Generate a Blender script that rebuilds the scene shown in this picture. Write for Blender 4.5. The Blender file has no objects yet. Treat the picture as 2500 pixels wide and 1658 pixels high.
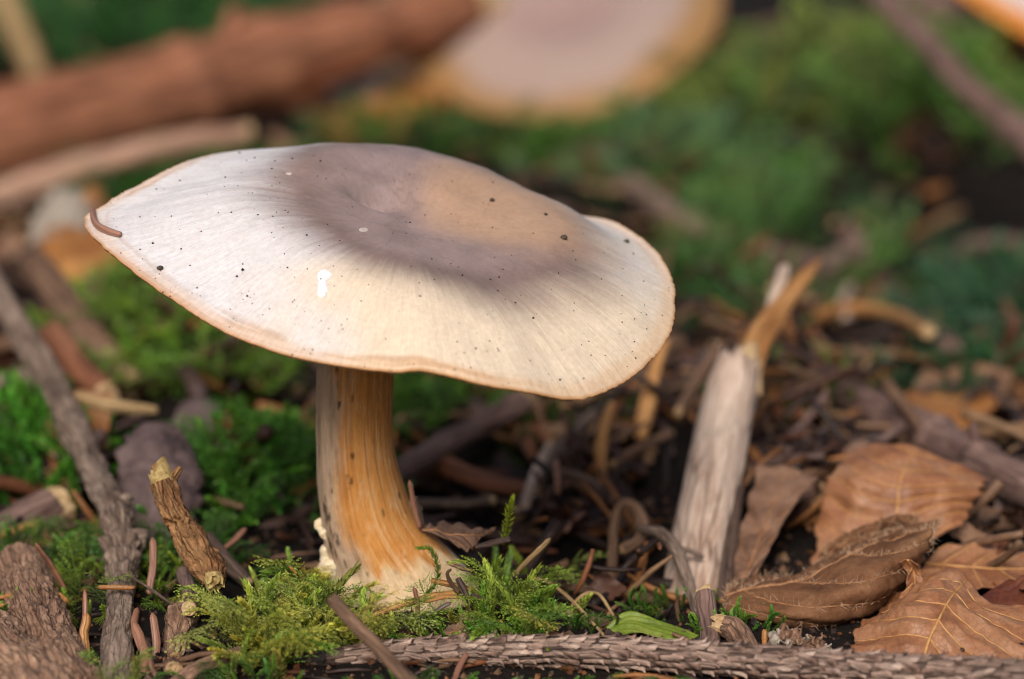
import bpy, math, random
import numpy as np
from mathutils import Vector, Matrix

# ------------------------------------------------------------------ scene, camera, light
# 1 Blender unit = 1 cm
SC = bpy.context.scene
SC.unit_settings.system = 'METRIC'
SC.unit_settings.scale_length = 0.01
COL = SC.collection

PHI = math.radians(13.0)          # camera looks down this much
DIST = 32.0                       # camera to the mushroom
Z0 = 3.17
CAM = np.array([0.0, -DIST*math.cos(PHI), Z0 + DIST*math.sin(PHI)])
FWD = np.array([0.0, math.cos(PHI), -math.sin(PHI)])
UPV = np.array([0.0, math.sin(PHI), math.cos(PHI)])
cam_d = bpy.data.cameras.new('camera')
cam_d.lens = 90.0
cam_d.sensor_width = 36.0
cam_d.clip_start = 0.5
cam_d.clip_end = 20000.0
cam_d.dof.use_dof = True
cam_d.dof.focus_distance = 31.0
cam_d.dof.aperture_fstop = 0.090/(2*0.32)   # aperture radius 0.32 cm
cam_d.dof.aperture_blades = 0
cam = bpy.data.objects.new('camera', cam_d)
COL.objects.link(cam)
cam.location = Vector(CAM)
cam.rotation_euler = (math.pi/2 - PHI, 0, 0)
SC.camera = cam

SUN = Vector((-0.14, -0.72, 0.66)).normalized()    # towards the sun
w = bpy.data.worlds.new('World'); SC.world = w; w.use_nodes = True
nt = w.node_tree; nt.nodes.clear()
sky = nt.nodes.new('ShaderNodeTexSky'); sky.sky_type = 'NISHITA'; sky.sun_disc = False
sky.sun_elevation = math.asin(SUN.z); sky.sun_rotation = math.atan2(SUN.x, SUN.y)
sky.air_density = 1.0; sky.dust_density = 6.0; sky.ozone_density = 0.4
bg = nt.nodes.new('ShaderNodeBackground'); bg.inputs['Strength'].default_value = 0.085
wo = nt.nodes.new('ShaderNodeOutputWorld')
nt.links.new(sky.outputs[0], bg.inputs[0]); nt.links.new(bg.outputs[0], wo.inputs[0])
sun_d = bpy.data.lights.new('sun', 'SUN'); sun_d.energy = 2.6
sun_d.angle = math.radians(26.0); sun_d.color = (1.0, 0.97, 0.93)
sun = bpy.data.objects.new('sun', sun_d); COL.objects.link(sun)
sun.rotation_euler = SUN.to_track_quat('Z', 'Y').to_euler()
sun.location = (-60, -30, 90)

SC.view_settings.view_transform = 'Standard'
SC.view_settings.look = 'None'
SC.view_settings.exposure = 0.08
SC.view_settings.gamma = 1.0
SC.view_settings.use_curve_mapping = False
SC.render.engine = 'CYCLES'
SC.cycles.use_denoising = True
SC.cycles.filter_width = 1.1
SC.cycles.max_bounces = 6
SC.cycles.transparent_max_bounces = 4
SC.cycles.sample_clamp_indirect = 6.0

# ------------------------------------------------------------------ helpers
rng = np.random.default_rng(7)
random.seed(7)

def ray(px, py):
    X = (px-1250.0)/2500.0*0.4; Y = (829.0-py)/2500.0*0.4
    return FWD + np.array([X, 0, 0]) + UPV*Y

def at(px, py, y):
    """the point of the place seen at this picture position, at depth y"""
    d = ray(px, py)
    return CAM + d*((y-CAM[1])/d[1])

def flat(px, py, z=0.0):
    d = ray(px, py)
    return CAM + d*((z-CAM[2])/d[2])

def _h(ix, iy, iz, seed):
    h = (ix.astype(np.uint32)*np.uint32(374761393) + iy.astype(np.uint32)*np.uint32(668265263)
         + iz.astype(np.uint32)*np.uint32(2246822519) + np.uint32((seed*3266489917) & 0xffffffff))
    h = (h ^ (h >> np.uint32(13)))*np.uint32(1274126177)
    h = h ^ (h >> np.uint32(16))
    return h.astype(np.float64)/4294967295.0*2-1

def vn(P, seed=0):
    P = np.asarray(P, float); I = np.floor(P).astype(np.int64); f = P-I; f = f*f*f*(f*(f*6-15)+10)
    x, y, z = I[..., 0], I[..., 1], I[..., 2]; fx, fy, fz = f[..., 0], f[..., 1], f[..., 2]
    with np.errstate(over='ignore'):
        c = lambda a, b, d: _h(x+a, y+b, z+d, seed)
        L = lambda a, b, t: a+(b-a)*t
        return L(L(L(c(0,0,0), c(1,0,0), fx), L(c(0,1,0), c(1,1,0), fx), fy),
                 L(L(c(0,0,1), c(1,0,1), fx), L(c(0,1,1), c(1,1,1), fx), fy), fz)

def fbm(P, seed=0, oct=4, gain=0.5):
    P = np.asarray(P, float); s = 0; a = 1.0; t = 0
    for o in range(oct):
        s = s + a*vn(P*(2.03**o)+o*17.3, seed+o); t += a; a *= gain
    return s/t

def sm(a, b, x):
    t = np.clip((np.asarray(x, float)-a)/(b-a), 0, 1); return t*t*(3-2*t)

def lin(r, g, b):
    f = lambda c: ((c/255.0+0.055)/1.055)**2.4 if c/255.0 > 0.04045 else c/255.0/12.92
    return np.array([f(r), f(g), f(b)])

def crom(P, n, closed=False):
    """smooth curve through the points, n samples"""
    P = np.asarray(P, float); m = len(P)
    if m == 2 and not closed:
        t = np.linspace(0, 1, n)[:, None]; return P[0]*(1-t)+P[1]*t
    if closed:
        t = np.linspace(0, m, n, endpoint=False)
        g = lambda i: P[i % m]
    else:
        t = np.linspace(0, m-1, n)
        Q = np.vstack([2*P[0]-P[1], P, 2*P[-1]-P[-2]])
        g = lambda i: Q[np.clip(i+1, 0, m+1)]
    i = np.floor(t).astype(int)
    if not closed: i = np.minimum(i, m-2)
    f = (t-i)[:, None]
    p0, p1, p2, p3 = g(i-1), g(i), g(i+1), g(i+2)
    return 0.5*(2*p1+(p2-p0)*f+(2*p0-5*p1+4*p2-p3)*f*f+(3*p1-p0-3*p2+p3)*f**3)

def mk(name, V, F, mat, parent=None, smooth=True, col=None, tc=None, kind=None, label=None, cat=None, group=None, link=True):
    """one mesh object; F is an (n,3|4) array or a list of such arrays"""
    V = np.ascontiguousarray(V, np.float32)
    Fs = F if isinstance(F, list) else [F]
    Fs = [np.asarray(f, np.int32) for f in Fs if len(f)]
    me = bpy.data.meshes.new(name)
    me.vertices.add(len(V)); me.vertices.foreach_set('co', V.ravel())
    li = np.concatenate([f.ravel() for f in Fs]); lt = np.concatenate([np.full(len(f), f.shape[1], np.int32) for f in Fs])
    me.loops.add(len(li)); me.loops.foreach_set('vertex_index', li)
    ls = np.concatenate([[0], np.cumsum(lt)[:-1]]).astype(np.int32)
    me.polygons.add(len(lt)); me.polygons.foreach_set('loop_start', ls)
    me.update(calc_edges=True)
    me.polygons.foreach_set('use_smooth', np.full(len(lt), bool(smooth)))
    if col is not None:
        c = np.ones((len(V), 4), np.float32); c[:, :3] = np.clip(col, 0, 1)
        a = me.attributes.new('col', 'FLOAT_COLOR', 'POINT'); a.data.foreach_set('color', c.ravel())
    if tc is not None:
        a = me.attributes.new('tc', 'FLOAT_VECTOR', 'POINT'); a.data.foreach_set('vector', np.ascontiguousarray(tc, np.float32).ravel())
    me.materials.append(mat)
    o = bpy.data.objects.new(name, me)
    if link: COL.objects.link(o)
    if parent is not None: o.parent = parent
    if kind: o['kind'] = kind
    if label: o['label'] = label
    if cat: o['category'] = cat
    if group: o['group'] = group
    return o

def thing(name, label, cat, group=None, loc=None):
    o = bpy.data.objects.new(name, None); COL.objects.link(o)
    o.empty_display_size = 0.2
    o['label'] = label; o['category'] = cat
    if group: o['group'] = group
    return o

# ------------------------------------------------------------------ materials
def nodes(name, rough=0.6, spec=0.4):
    m = bpy.data.materials.new(name); m.use_nodes = True
    t = m.node_tree; b = t.nodes['Principled BSDF']
    b.inputs['Roughness'].default_value = rough
    b.inputs['Specular IOR Level'].default_value = spec
    return m, t, b

def N(t, typ, **kw):
    n = t.nodes.new(typ)
    for k, v in kw.items():
        if k in n.inputs.keys(): n.inputs[k].default_value = v
        else: setattr(n, k, v)
    return n

def coords(t, scale, attr='tc'):
    a = N(t, 'ShaderNodeAttribute', attribute_name=attr) if attr != 'obj' else N(t, 'ShaderNodeTexCoord')
    mp = N(t, 'ShaderNodeMapping'); mp.inputs['Scale'].default_value = scale
    t.links.new(a.outputs['Vector'] if attr != 'obj' else a.outputs['Object'], mp.inputs['Vector'])
    return mp.outputs[0]

def noise(t, vec, scale=1.0, detail=4.0, rough=0.55, dist=0.0):
    n = N(t, 'ShaderNodeTexNoise', Scale=scale, Detail=detail, Roughness=rough, Distortion=dist)
    t.links.new(vec, n.inputs['Vector']); return n.outputs['Fac']

def ramp(t, fac, stops):
    r = N(t, 'ShaderNodeValToRGB'); e = r.color_ramp.elements
    while len(e) < len(stops): e.new(0.5)
    for el, (p, c) in zip(e, stops):
        el.position = p; el.color = (*c, 1) if len(c) == 3 else c
    t.links.new(fac, r.inputs[0]); return r.outputs[0]

def mixc(t, fac, a, b, mode='MIX'):
    n = N(t, 'ShaderNodeMix', data_type='RGBA', blend_type=mode)
    for s, v in ((n.inputs[0], fac), (n.inputs[6], a), (n.inputs[7], b)):
        if hasattr(v, 'is_linked'): t.links.new(v, s)
        elif isinstance(v, (int, float)): s.default_value = v
        else: s.default_value = (*v, 1)
    return n.outputs[2]

def bump(t, b, h, dist=0.02, strength=0.6):
    n = N(t, 'ShaderNodeBump', Distance=dist, Strength=strength)
    t.links.new(h, n.inputs['Height']); t.links.new(n.outputs[0], b.inputs['Normal'])
    return n

def math_n(t, op, a, b=None):
    n = N(t, 'ShaderNodeMath', operation=op)
    for s, v in zip(n.inputs, (a, b)):
        if v is None: continue
        if hasattr(v, 'is_linked'): t.links.new(v, s)
        else: s.default_value = v
    return n.outputs[0]

def bark_mat(name, dark, mid, light, scale=6.0, stretch=0.3, rough=0.75, bd=0.03, spec=0.3, rnd=0.8):
    m, t, b = nodes(name, rough, spec)
    v = coords(t, (scale, scale*stretch, scale))
    n1 = noise(t, v, 1.0, 5, 0.62, 0.6)
    n2 = noise(t, coords(t, (scale*3.5, scale*1.6, scale*3)), 1.0, 3, 0.6)
    n3 = noise(t, coords(t, (0.9, 0.5, 0.9)), 1.0, 2, 0.5)
    vo = N(t, 'ShaderNodeTexVoronoi', feature='DISTANCE_TO_EDGE', Scale=1.0); vv = coords(t, (scale*0.62, scale*0.62*max(stretch, 0.14), scale*0.62))
    wr = N(t, 'ShaderNodeTexNoise', Scale=1.7, Detail=3.0); t.links.new(vv, wr.inputs['Vector'])
    ad = N(t, 'ShaderNodeMix', data_type='VECTOR'); ad.inputs[0].default_value = 0.35; t.links.new(vv, ad.inputs[4]); t.links.new(wr.outputs['Color'], ad.inputs[5])
    t.links.new(ad.outputs[1], vo.inputs['Vector'])
    crack = ramp(t, vo.outputs['Distance'], [(0.0, (0, 0, 0)), (0.09, (1, 1, 1))])
    c = ramp(t, n1, [(0.30, dark), (0.47, mid), (0.66, light)])
    c = mixc(t, 0.6, c, ramp(t, vo.outputs['Distance'], [(0.0, (0.18,)*3), (0.1, (1, 1, 1))]), 'MULTIPLY')
    oi = N(t, 'ShaderNodeObjectInfo'); c = mixc(t, 0.5, c, ramp(t, oi.outputs['Random'], [(0.0, (rnd, rnd*0.97, rnd*0.97)), (1.0, (1.0, 1.0, 1.0))]), 'MULTIPLY')
    c = mixc(t, math_n(t, 'MULTIPLY', n2, 0.5), c, dark)
    c = mixc(t, ramp(t, n3, [(0.35, (0, 0, 0)), (0.7, (0.45, 0.45, 0.45))]), c, light)
    t.links.new(c, b.inputs['Base Color'])
    h = math_n(t, 'ADD', math_n(t, 'ADD', n1, math_n(t, 'MULTIPLY', n2, 0.5)), math_n(t, 'MULTIPLY', crack, 0.6))
    bump(t, b, h, bd, 0.9)
    return m

def plain_mat(name, c1, c2, scale=(8, 8, 8), rough=0.6, spec=0.4, bd=0.01, attr='obj', c3=None, sss=0.0):
    m, t, b = nodes(name, rough, spec)
    n1 = noise(t, coords(t, scale, attr), 1.0, 4, 0.6, 0.3)
    st = [(0.32, c1), (0.62, c2)]
    if c3 is not None: st.append((0.75, c3))
    t.links.new(ramp(t, n1, st), b.inputs['Base Color'])
    bump(t, b, n1, bd, 0.6)
    if sss:
        b.inputs['Subsurface Weight'].default_value = sss
        b.inputs['Subsurface Radius'].default_value = (0.12, 0.06, 0.03); b.inputs['Subsurface Scale'].default_value = 1.0
    return m

def attr_mat(name, rough=0.6, spec=0.35, trans=0.0, scale=20.0, var=0.5, bd=0.0):
    m, t, b = nodes(name, rough, spec)
    a = N(t, 'ShaderNodeAttribute', attribute_name='col')
    n1 = noise(t, coords(t, (scale,)*3, 'obj'), 1.0, 3, 0.6)
    c = mixc(t, var, a.outputs['Color'], ramp(t, n1, [(0.3, (0.35,)*3), (0.7, (1.0,)*3)]), 'MULTIPLY')
    t.links.new(c, b.inputs['Base Color'])
    if bd: bump(t, b, n1, bd, 0.7)
    if trans:
        tr = N(t, 'ShaderNodeBsdfTranslucent'); mx = N(t, 'ShaderNodeMixShader'); mx.inputs[0].default_value = trans
        t.links.new(c, tr.inputs['Color']); out = t.nodes['Material Output']
        t.links.new(b.outputs[0], mx.inputs[1]); t.links.new(tr.outputs[0], mx.inputs[2]); t.links.new(mx.outputs[0], out.inputs['Surface'])
    return m

BARK = dict(
    red=bark_mat('red_brown_bark', (0.035, 0.013, 0.007), (0.24, 0.085, 0.04), (0.42, 0.18, 0.095), 1.1, 0.5),
    grey=bark_mat('grey_bark', (0.03, 0.019, 0.013), (0.17, 0.11, 0.08), (0.4, 0.3, 0.235), 7, 0.4),
    brown=bark_mat('brown_bark', (0.022, 0.011, 0.007), (0.13, 0.068, 0.042), (0.32, 0.19, 0.12), 7, 0.35),
    purple=bark_mat('purple_brown_bark', (0.025, 0.013, 0.011), (0.145, 0.078, 0.063), (0.32, 0.205, 0.17), 5, 0.4),
    pale=bark_mat('pale_pinkish_bark', (0.2, 0.115, 0.075), (0.56, 0.385, 0.29), (0.8, 0.64, 0.52), 3.2, 0.45),
    orange=bark_mat('orange_torn_wood', (0.14, 0.05, 0.015), (0.5, 0.21, 0.06), (0.68, 0.38, 0.15), 9, 0.12),
    pinkish=bark_mat('pinkish_peeled_wood', (0.16, 0.08, 0.05), (0.42, 0.23, 0.15), (0.56, 0.36, 0.26), 3.0, 0.3),
    straw=bark_mat('straw_coloured_fibre', (0.16, 0.09, 0.035), (0.42, 0.26, 0.11), (0.6, 0.42, 0.22), 14, 0.1, 0.5),
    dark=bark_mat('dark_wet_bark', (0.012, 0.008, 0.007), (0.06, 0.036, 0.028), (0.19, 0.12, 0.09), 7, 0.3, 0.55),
    scaly=bark_mat('scaly_bark', (0.022, 0.01, 0.006), (0.25, 0.125, 0.078), (0.52, 0.33, 0.22), 8, 0.55, 0.7, 0.05),
    peg=bark_mat('pegged_twig_bark', (0.04, 0.02, 0.015), (0.33, 0.2, 0.15), (0.66, 0.49, 0.4), 8, 0.5, 0.7, 0.05, 0.3, 0.3),
    rust=bark_mat('rusty_scaly_bark', (0.035, 0.014, 0.006), (0.28, 0.12, 0.045), (0.5, 0.28, 0.12), 7, 0.6, 0.6, 0.05),
    char=bark_mat('blackened_wood', (0.006, 0.005, 0.005), (0.02, 0.016, 0.015), (0.07, 0.055, 0.05), 10, 0.25),
)
WOOD_END = plain_mat('broken_pale_wood', (0.3, 0.17, 0.075), (0.56, 0.4, 0.22), (9, 9, 9), 0.65, 0.3, 0.03)
WOOD_DARK = plain_mat('weathered_wood', (0.1, 0.05, 0.025), (0.33, 0.2, 0.1), (11, 11, 11), 0.7, 0.3, 0.03)
NEEDLE = dict(
    brown=bark_mat('brown_needle', (0.12, 0.045, 0.025), (0.26, 0.11, 0.065), (0.38, 0.19, 0.12), 9, 0.08, 0.42, 0.008, 0.5),
    orange=bark_mat('orange_needle', (0.2, 0.07, 0.018), (0.42, 0.17, 0.045), (0.55, 0.28, 0.09), 9, 0.08, 0.42, 0.008, 0.5),
    grey=bark_mat('grey_needle', (0.035, 0.028, 0.026), (0.13, 0.1, 0.09), (0.3, 0.22, 0.17), 12, 0.08, 0.45, 0.008, 0.5),
    straw=BARK['straw'],
    pink=bark_mat('pinkish_needle', (0.13, 0.055, 0.035), (0.29, 0.13, 0.085), (0.42, 0.22, 0.15), 9, 0.08, 0.42, 0.008, 0.5),
)
MOSS = attr_mat('moss_leaf', 0.38, 0.5, 0.35, 9.0, 0.3)
LITTER = attr_mat('forest_litter', 0.6, 0.4, 0.0, 9.0, 0.6, 0.015)

# ------------------------------------------------------------------ the ground
# moss mounds raise the soil: (x, y, rx, ry, h)
MP = []
def mound(px, py, rx, ry, h):
    p = flat(px, py); MP.append((p[0], p[1], rx, ry, h)); return len(MP)-1

def ground(x, y):
    x = np.asarray(x, float); y = np.asarray(y, float)
    P = np.stack([x*0.16, y*0.16, np.zeros_like(x)], -1)
    far = sm(4, 30, y)
    z = (0.12+0.5*far)*fbm(P, 3, 3) + (0.12+0.1*far)*fbm(P*6.0, 9, 3) - 0.28-0.25*sm(0, 5, y)
    for (mx, my, rx, ry, h) in MP:
        q = ((x-mx)/rx)**2+((y-my)/ry)**2
        z = z + h*np.exp(-q*1.3)
    return z

def gp(px, py, lift=0.0):
    """where the line of sight through this picture position meets the ground"""
    d = ray(px, py); t = 20.0; step = 0.5
    while t < 400:
        p = CAM+d*t
        if p[2] <= float(ground(p[0], p[1]))+lift:
            a, b = t-step, t
            for _ in range(16):
                c = (a+b)/2; p = CAM+d*c
                if p[2] <= float(ground(p[0], p[1]))+lift: b = c
                else: a = c
            return CAM+d*b
        t += step
    return CAM+d*100.0

def pt(p, lift=0.0):
    """(px, py, depth) or (px, py): a point at that depth, or lying on the ground"""
    return at(*p) if len(p) == 3 and p[2] is not None else gp(p[0], p[1], lift)
# ------------------------------------------------------------------ builders
def quads_grid(n, m, wrap=False):
    """faces of an n x m grid of vertices (row major); wrap joins the last column to the first"""
    i = np.arange(n-1)[:, None]; j = np.arange(m if wrap else m-1)[None, :]
    a = i*m+j; b = i*m+(j+1) % m; c = (i+1)*m+(j+1) % m; d = (i+1)*m+j
    return np.stack([a, b, c, d], -1).reshape(-1, 4)

def frames(P):
    T = np.gradient(P, axis=0); T /= np.linalg.norm(T, axis=1)[:, None]+1e-9
    u = np.cross(T[0], [0.13, 0.31, 0.94]); u /= np.linalg.norm(u)
    U = np.zeros_like(P)
    for i in range(len(P)):
        u = u-T[i]*np.dot(u, T[i]); u /= np.linalg.norm(u)+1e-9; U[i] = u
    return T, U, np.cross(T, U)

def tube(P, R, ns=16, seed=0, amp=0.12, fu=1.6, fv=1.2, ridge=0.0, flatten=1.0, close=True, flake=0.0):
    """a bark-covered rod along P; returns verts, faces, texture coords (cm)"""
    n = len(P); T, U, B = frames(P)
    s = np.concatenate([[0], np.cumsum(np.linalg.norm(np.diff(P, axis=0), axis=1))])
    th = np.linspace(0, 2*np.pi, ns, endpoint=False)
    ct, st = np.cos(th)[None, :], np.sin(th)[None, :]
    rm = max(float(np.mean(R)), 1e-3)
    Q = np.stack([ct*fu+0*s[:, None], st*fu+0*s[:, None], (s/rm*0.25*fv)[:, None]+0*ct], -1)
    d = fbm(Q, seed, 4, 0.6)
    if ridge: d = d+ridge*np.abs(fbm(Q*np.array([2.6, 2.6, 0.5]), seed+5, 2))
    if flake:
        W = np.stack([ct*rm*3+0*s[:, None], st*rm*3+0*s[:, None], s[:, None]*0.9+0*ct], -1)
        n_ = fbm(W*2.6, seed+11, 4, 0.6); d = d+flake*(np.floor(n_*7)/7*1.6)
        d = d-flake*1.3*sm(0.07, 0.0, np.abs(fbm(W*np.array([2.2, 2.2, 0.9]), seed+13, 3)))
    r = np.asarray(R)[:, None]*(1+amp*d)
    V = P[:, None, :]+U[:, None, :]*(r*ct)[..., None]+B[:, None, :]*(r*st*flatten)[..., None]
    tc = np.stack([np.broadcast_to(th[None, :]*0+ct*rm*3, (n, ns)), np.broadcast_to(s[:, None], (n, ns)), np.broadcast_to(st*rm*3, (n, ns))], -1)+seed*1.7
    V = V.reshape(-1, 3); tc = tc.reshape(-1, 3); F = [quads_grid(n, ns, True)]
    if close:
        for k, e in ((0, -1), (n-1, 1)):
            c = len(V); V = np.vstack([V, P[k]+T[k]*e*R[k]*0.3]); tc = np.vstack([tc, tc[k*ns]])
            j = np.arange(ns); tri = np.stack([np.full(ns, c), k*ns+j, k*ns+(j+1) % ns], -1)
            F.append(tri if e > 0 else tri[:, ::-1])
    return V, F, tc

def jag_end(p, d, R, seed, jag=0.5):
    """splintered break across a rod's end"""
    r0 = np.random.default_rng(seed); d = d/np.linalg.norm(d); k = 14; rings = (1.0, 0.93, 0.66, 0.33, 0.0)
    u = np.cross(d, [0.2, 0.3, 0.9]); u /= np.linalg.norm(u); b = np.cross(d, u)
    th = np.linspace(0, 2*np.pi, k, endpoint=False); V = []
    sl = r0.uniform(-0.5, 0.5, 2)
    for q, rr in enumerate(rings):
        h = (-0.35 if q == 0 else 0.1)*R+(0 if q == 0 else 1)*jag*R*r0.uniform(0, 1, k)+(rr*(sl[0]*np.cos(th)+sl[1]*np.sin(th)))*jag*R*(q > 0)
        if q == 4: h[:] = h.mean()
        V.append(p+np.outer(np.cos(th)*R*rr*0.97, u)+np.outer(np.sin(th)*R*rr*0.97, b)+np.outer(h, d))
    return np.vstack(V), quads_grid(len(rings), k, True)

def twig(name, label, cat, pts, r, mat='brown', ends=(1, 1), lift=None, n=70, ns=18, amp=0.16, seed=None, knots=(), stubs=(),
         ridge=0.0, group=None, endmat=None, flatten=1.0, wob=0.12, jag=0.6, fv=1.2, flake=0.0):
    """a lying or leaning stick: bark, broken ends, side stubs"""
    seed = seed if seed is not None else int(abs(hash_s(label))) % 9973
    rr = np.atleast_1d(np.asarray(r, float))
    lift = rr.mean()*0.75 if lift is None else lift
    C = np.array([pt(p, lift) for p in pts]); P = crom(C, n)
    R = np.interp(np.linspace(0, 1, n), np.linspace(0, 1, len(rr)), rr)
    s = np.linspace(0, 1, n)
    L = np.linalg.norm(np.diff(P, axis=0), axis=1).sum()
    off = np.stack([fbm(np.stack([s*L*0.45/max(rr.mean()*3, 0.3), 0*s+k*7.7, 0*s], -1), seed+k, 3) for k in range(3)], -1)
    P = P+off*rr.mean()*wob*3
    for (k, a, wd) in knots:
        R = R*(1+a*np.exp(-((s-k)/wd)**2))
    V, F, tc = tube(P, R, ns, seed, amp, 1.7, fv, ridge, flatten, True, flake)
    if sum(ends)+len(stubs) == 0:
        return mk(name, V, F, BARK[mat], None, True, None, tc, None, label, cat, group)
    root = thing(name, label, cat, group)
    mk('bark', V, F, BARK[mat], root, True, None, tc)
    T = np.gradient(P, axis=0)
    for e, k, sg in ((ends[0], 0, -1), (ends[1], n-1, 1)):
        if e:
            d = T[k]*sg/np.linalg.norm(T[k])
            Ve, Fe = jag_end(P[k]+d*R[k]*0.18, d, R[k], seed+k, jag)
            mk('broken_end', Ve, Fe, endmat or WOOD_END, root, False)
    for (k, dpx, dpy, ln, q) in stubs:
        i = int(k*(n-1)); d = np.array([dpx, 0.25, -dpy]); d /= np.linalg.norm(d)
        Ps = np.array([P[i]+d*R[i]*0.5, P[i]+d*(R[i]+ln*0.5)+np.array([0, 0, 0.08*ln]), P[i]+d*(R[i]+ln)])
        Pc = crom(Ps, 14)
        V2, F2, t2 = tube(Pc, np.linspace(q*1.3, q*0.8, 14), 10, seed+i, 0.2)
        mk('side_stub', V2, F2, BARK[mat], root, True, None, t2)
    return root

def hash_s(s):
    h = 0
    for ch in s: h = (h*131+ord(ch)) & 0x7fffffff
    return h

def needle(label, p0, p1, r=0.06, mat='brown', bend=0.08, group='loose spruce needles', seed=None, tip=1, mid=None, cat='needle'):
    """a dead conifer needle: four-angled, tapering, slightly bowed"""
    seed = seed or hash_s(label) % 9973; r0 = np.random.default_rng(seed)
    A, B = pt(p0, r), pt(p1, r)
    L = np.linalg.norm(B-A); dv = (B-A)/L; sd = np.cross(dv, r0.normal(size=3)); sd /= np.linalg.norm(sd)
    M = pt(mid, r) if mid is not None else (A+B)/2+sd*L*bend
    n = 26; P = crom(np.array([A, M, B]), n); s = np.linspace(0, 1, n)
    P = P+0.25*r*fbm(np.stack([s*5, 0*s+seed, 0*s], -1), seed, 3)[:, None]*sd
    R = r*(0.8+0.16*np.sin(np.pi*s))*(1-0.75*sm(0.93, 1.0, s)*tip)*(0.5+0.5*sm(0, 0.05, s))*(1+0.1*fbm(np.stack([s*9, 0*s+seed, 0*s], -1), seed, 2))
    V, F, tc = tube(P, R, 12, seed, 0.16, 1.5, 0.25, 0.5, 0.62)
    th = np.arange(8)*np.pi/4
    return mk('spruce_needle', V, F, NEEDLE[mat], None, True, None, tc, None, label, cat, group)

def surf(grid, nu, nv):
    """smooth sheet through a control grid of points"""
    G = np.array([[pt(p, 0.02) for p in row] for row in grid])      # (a, b, 3)
    A = np.stack([crom(G[i], nv) for i in range(G.shape[0])])       # (a, nv, 3)
    return np.stack([crom(A[:, j], nu) for j in range(nv)], 1)      # (nu, nv, 3)

def normals(S):
    du = np.gradient(S, axis=0); dv = np.gradient(S, axis=1); n = np.cross(du, dv)
    return n/(np.linalg.norm(n, axis=-1, keepdims=True)+1e-9)

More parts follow.
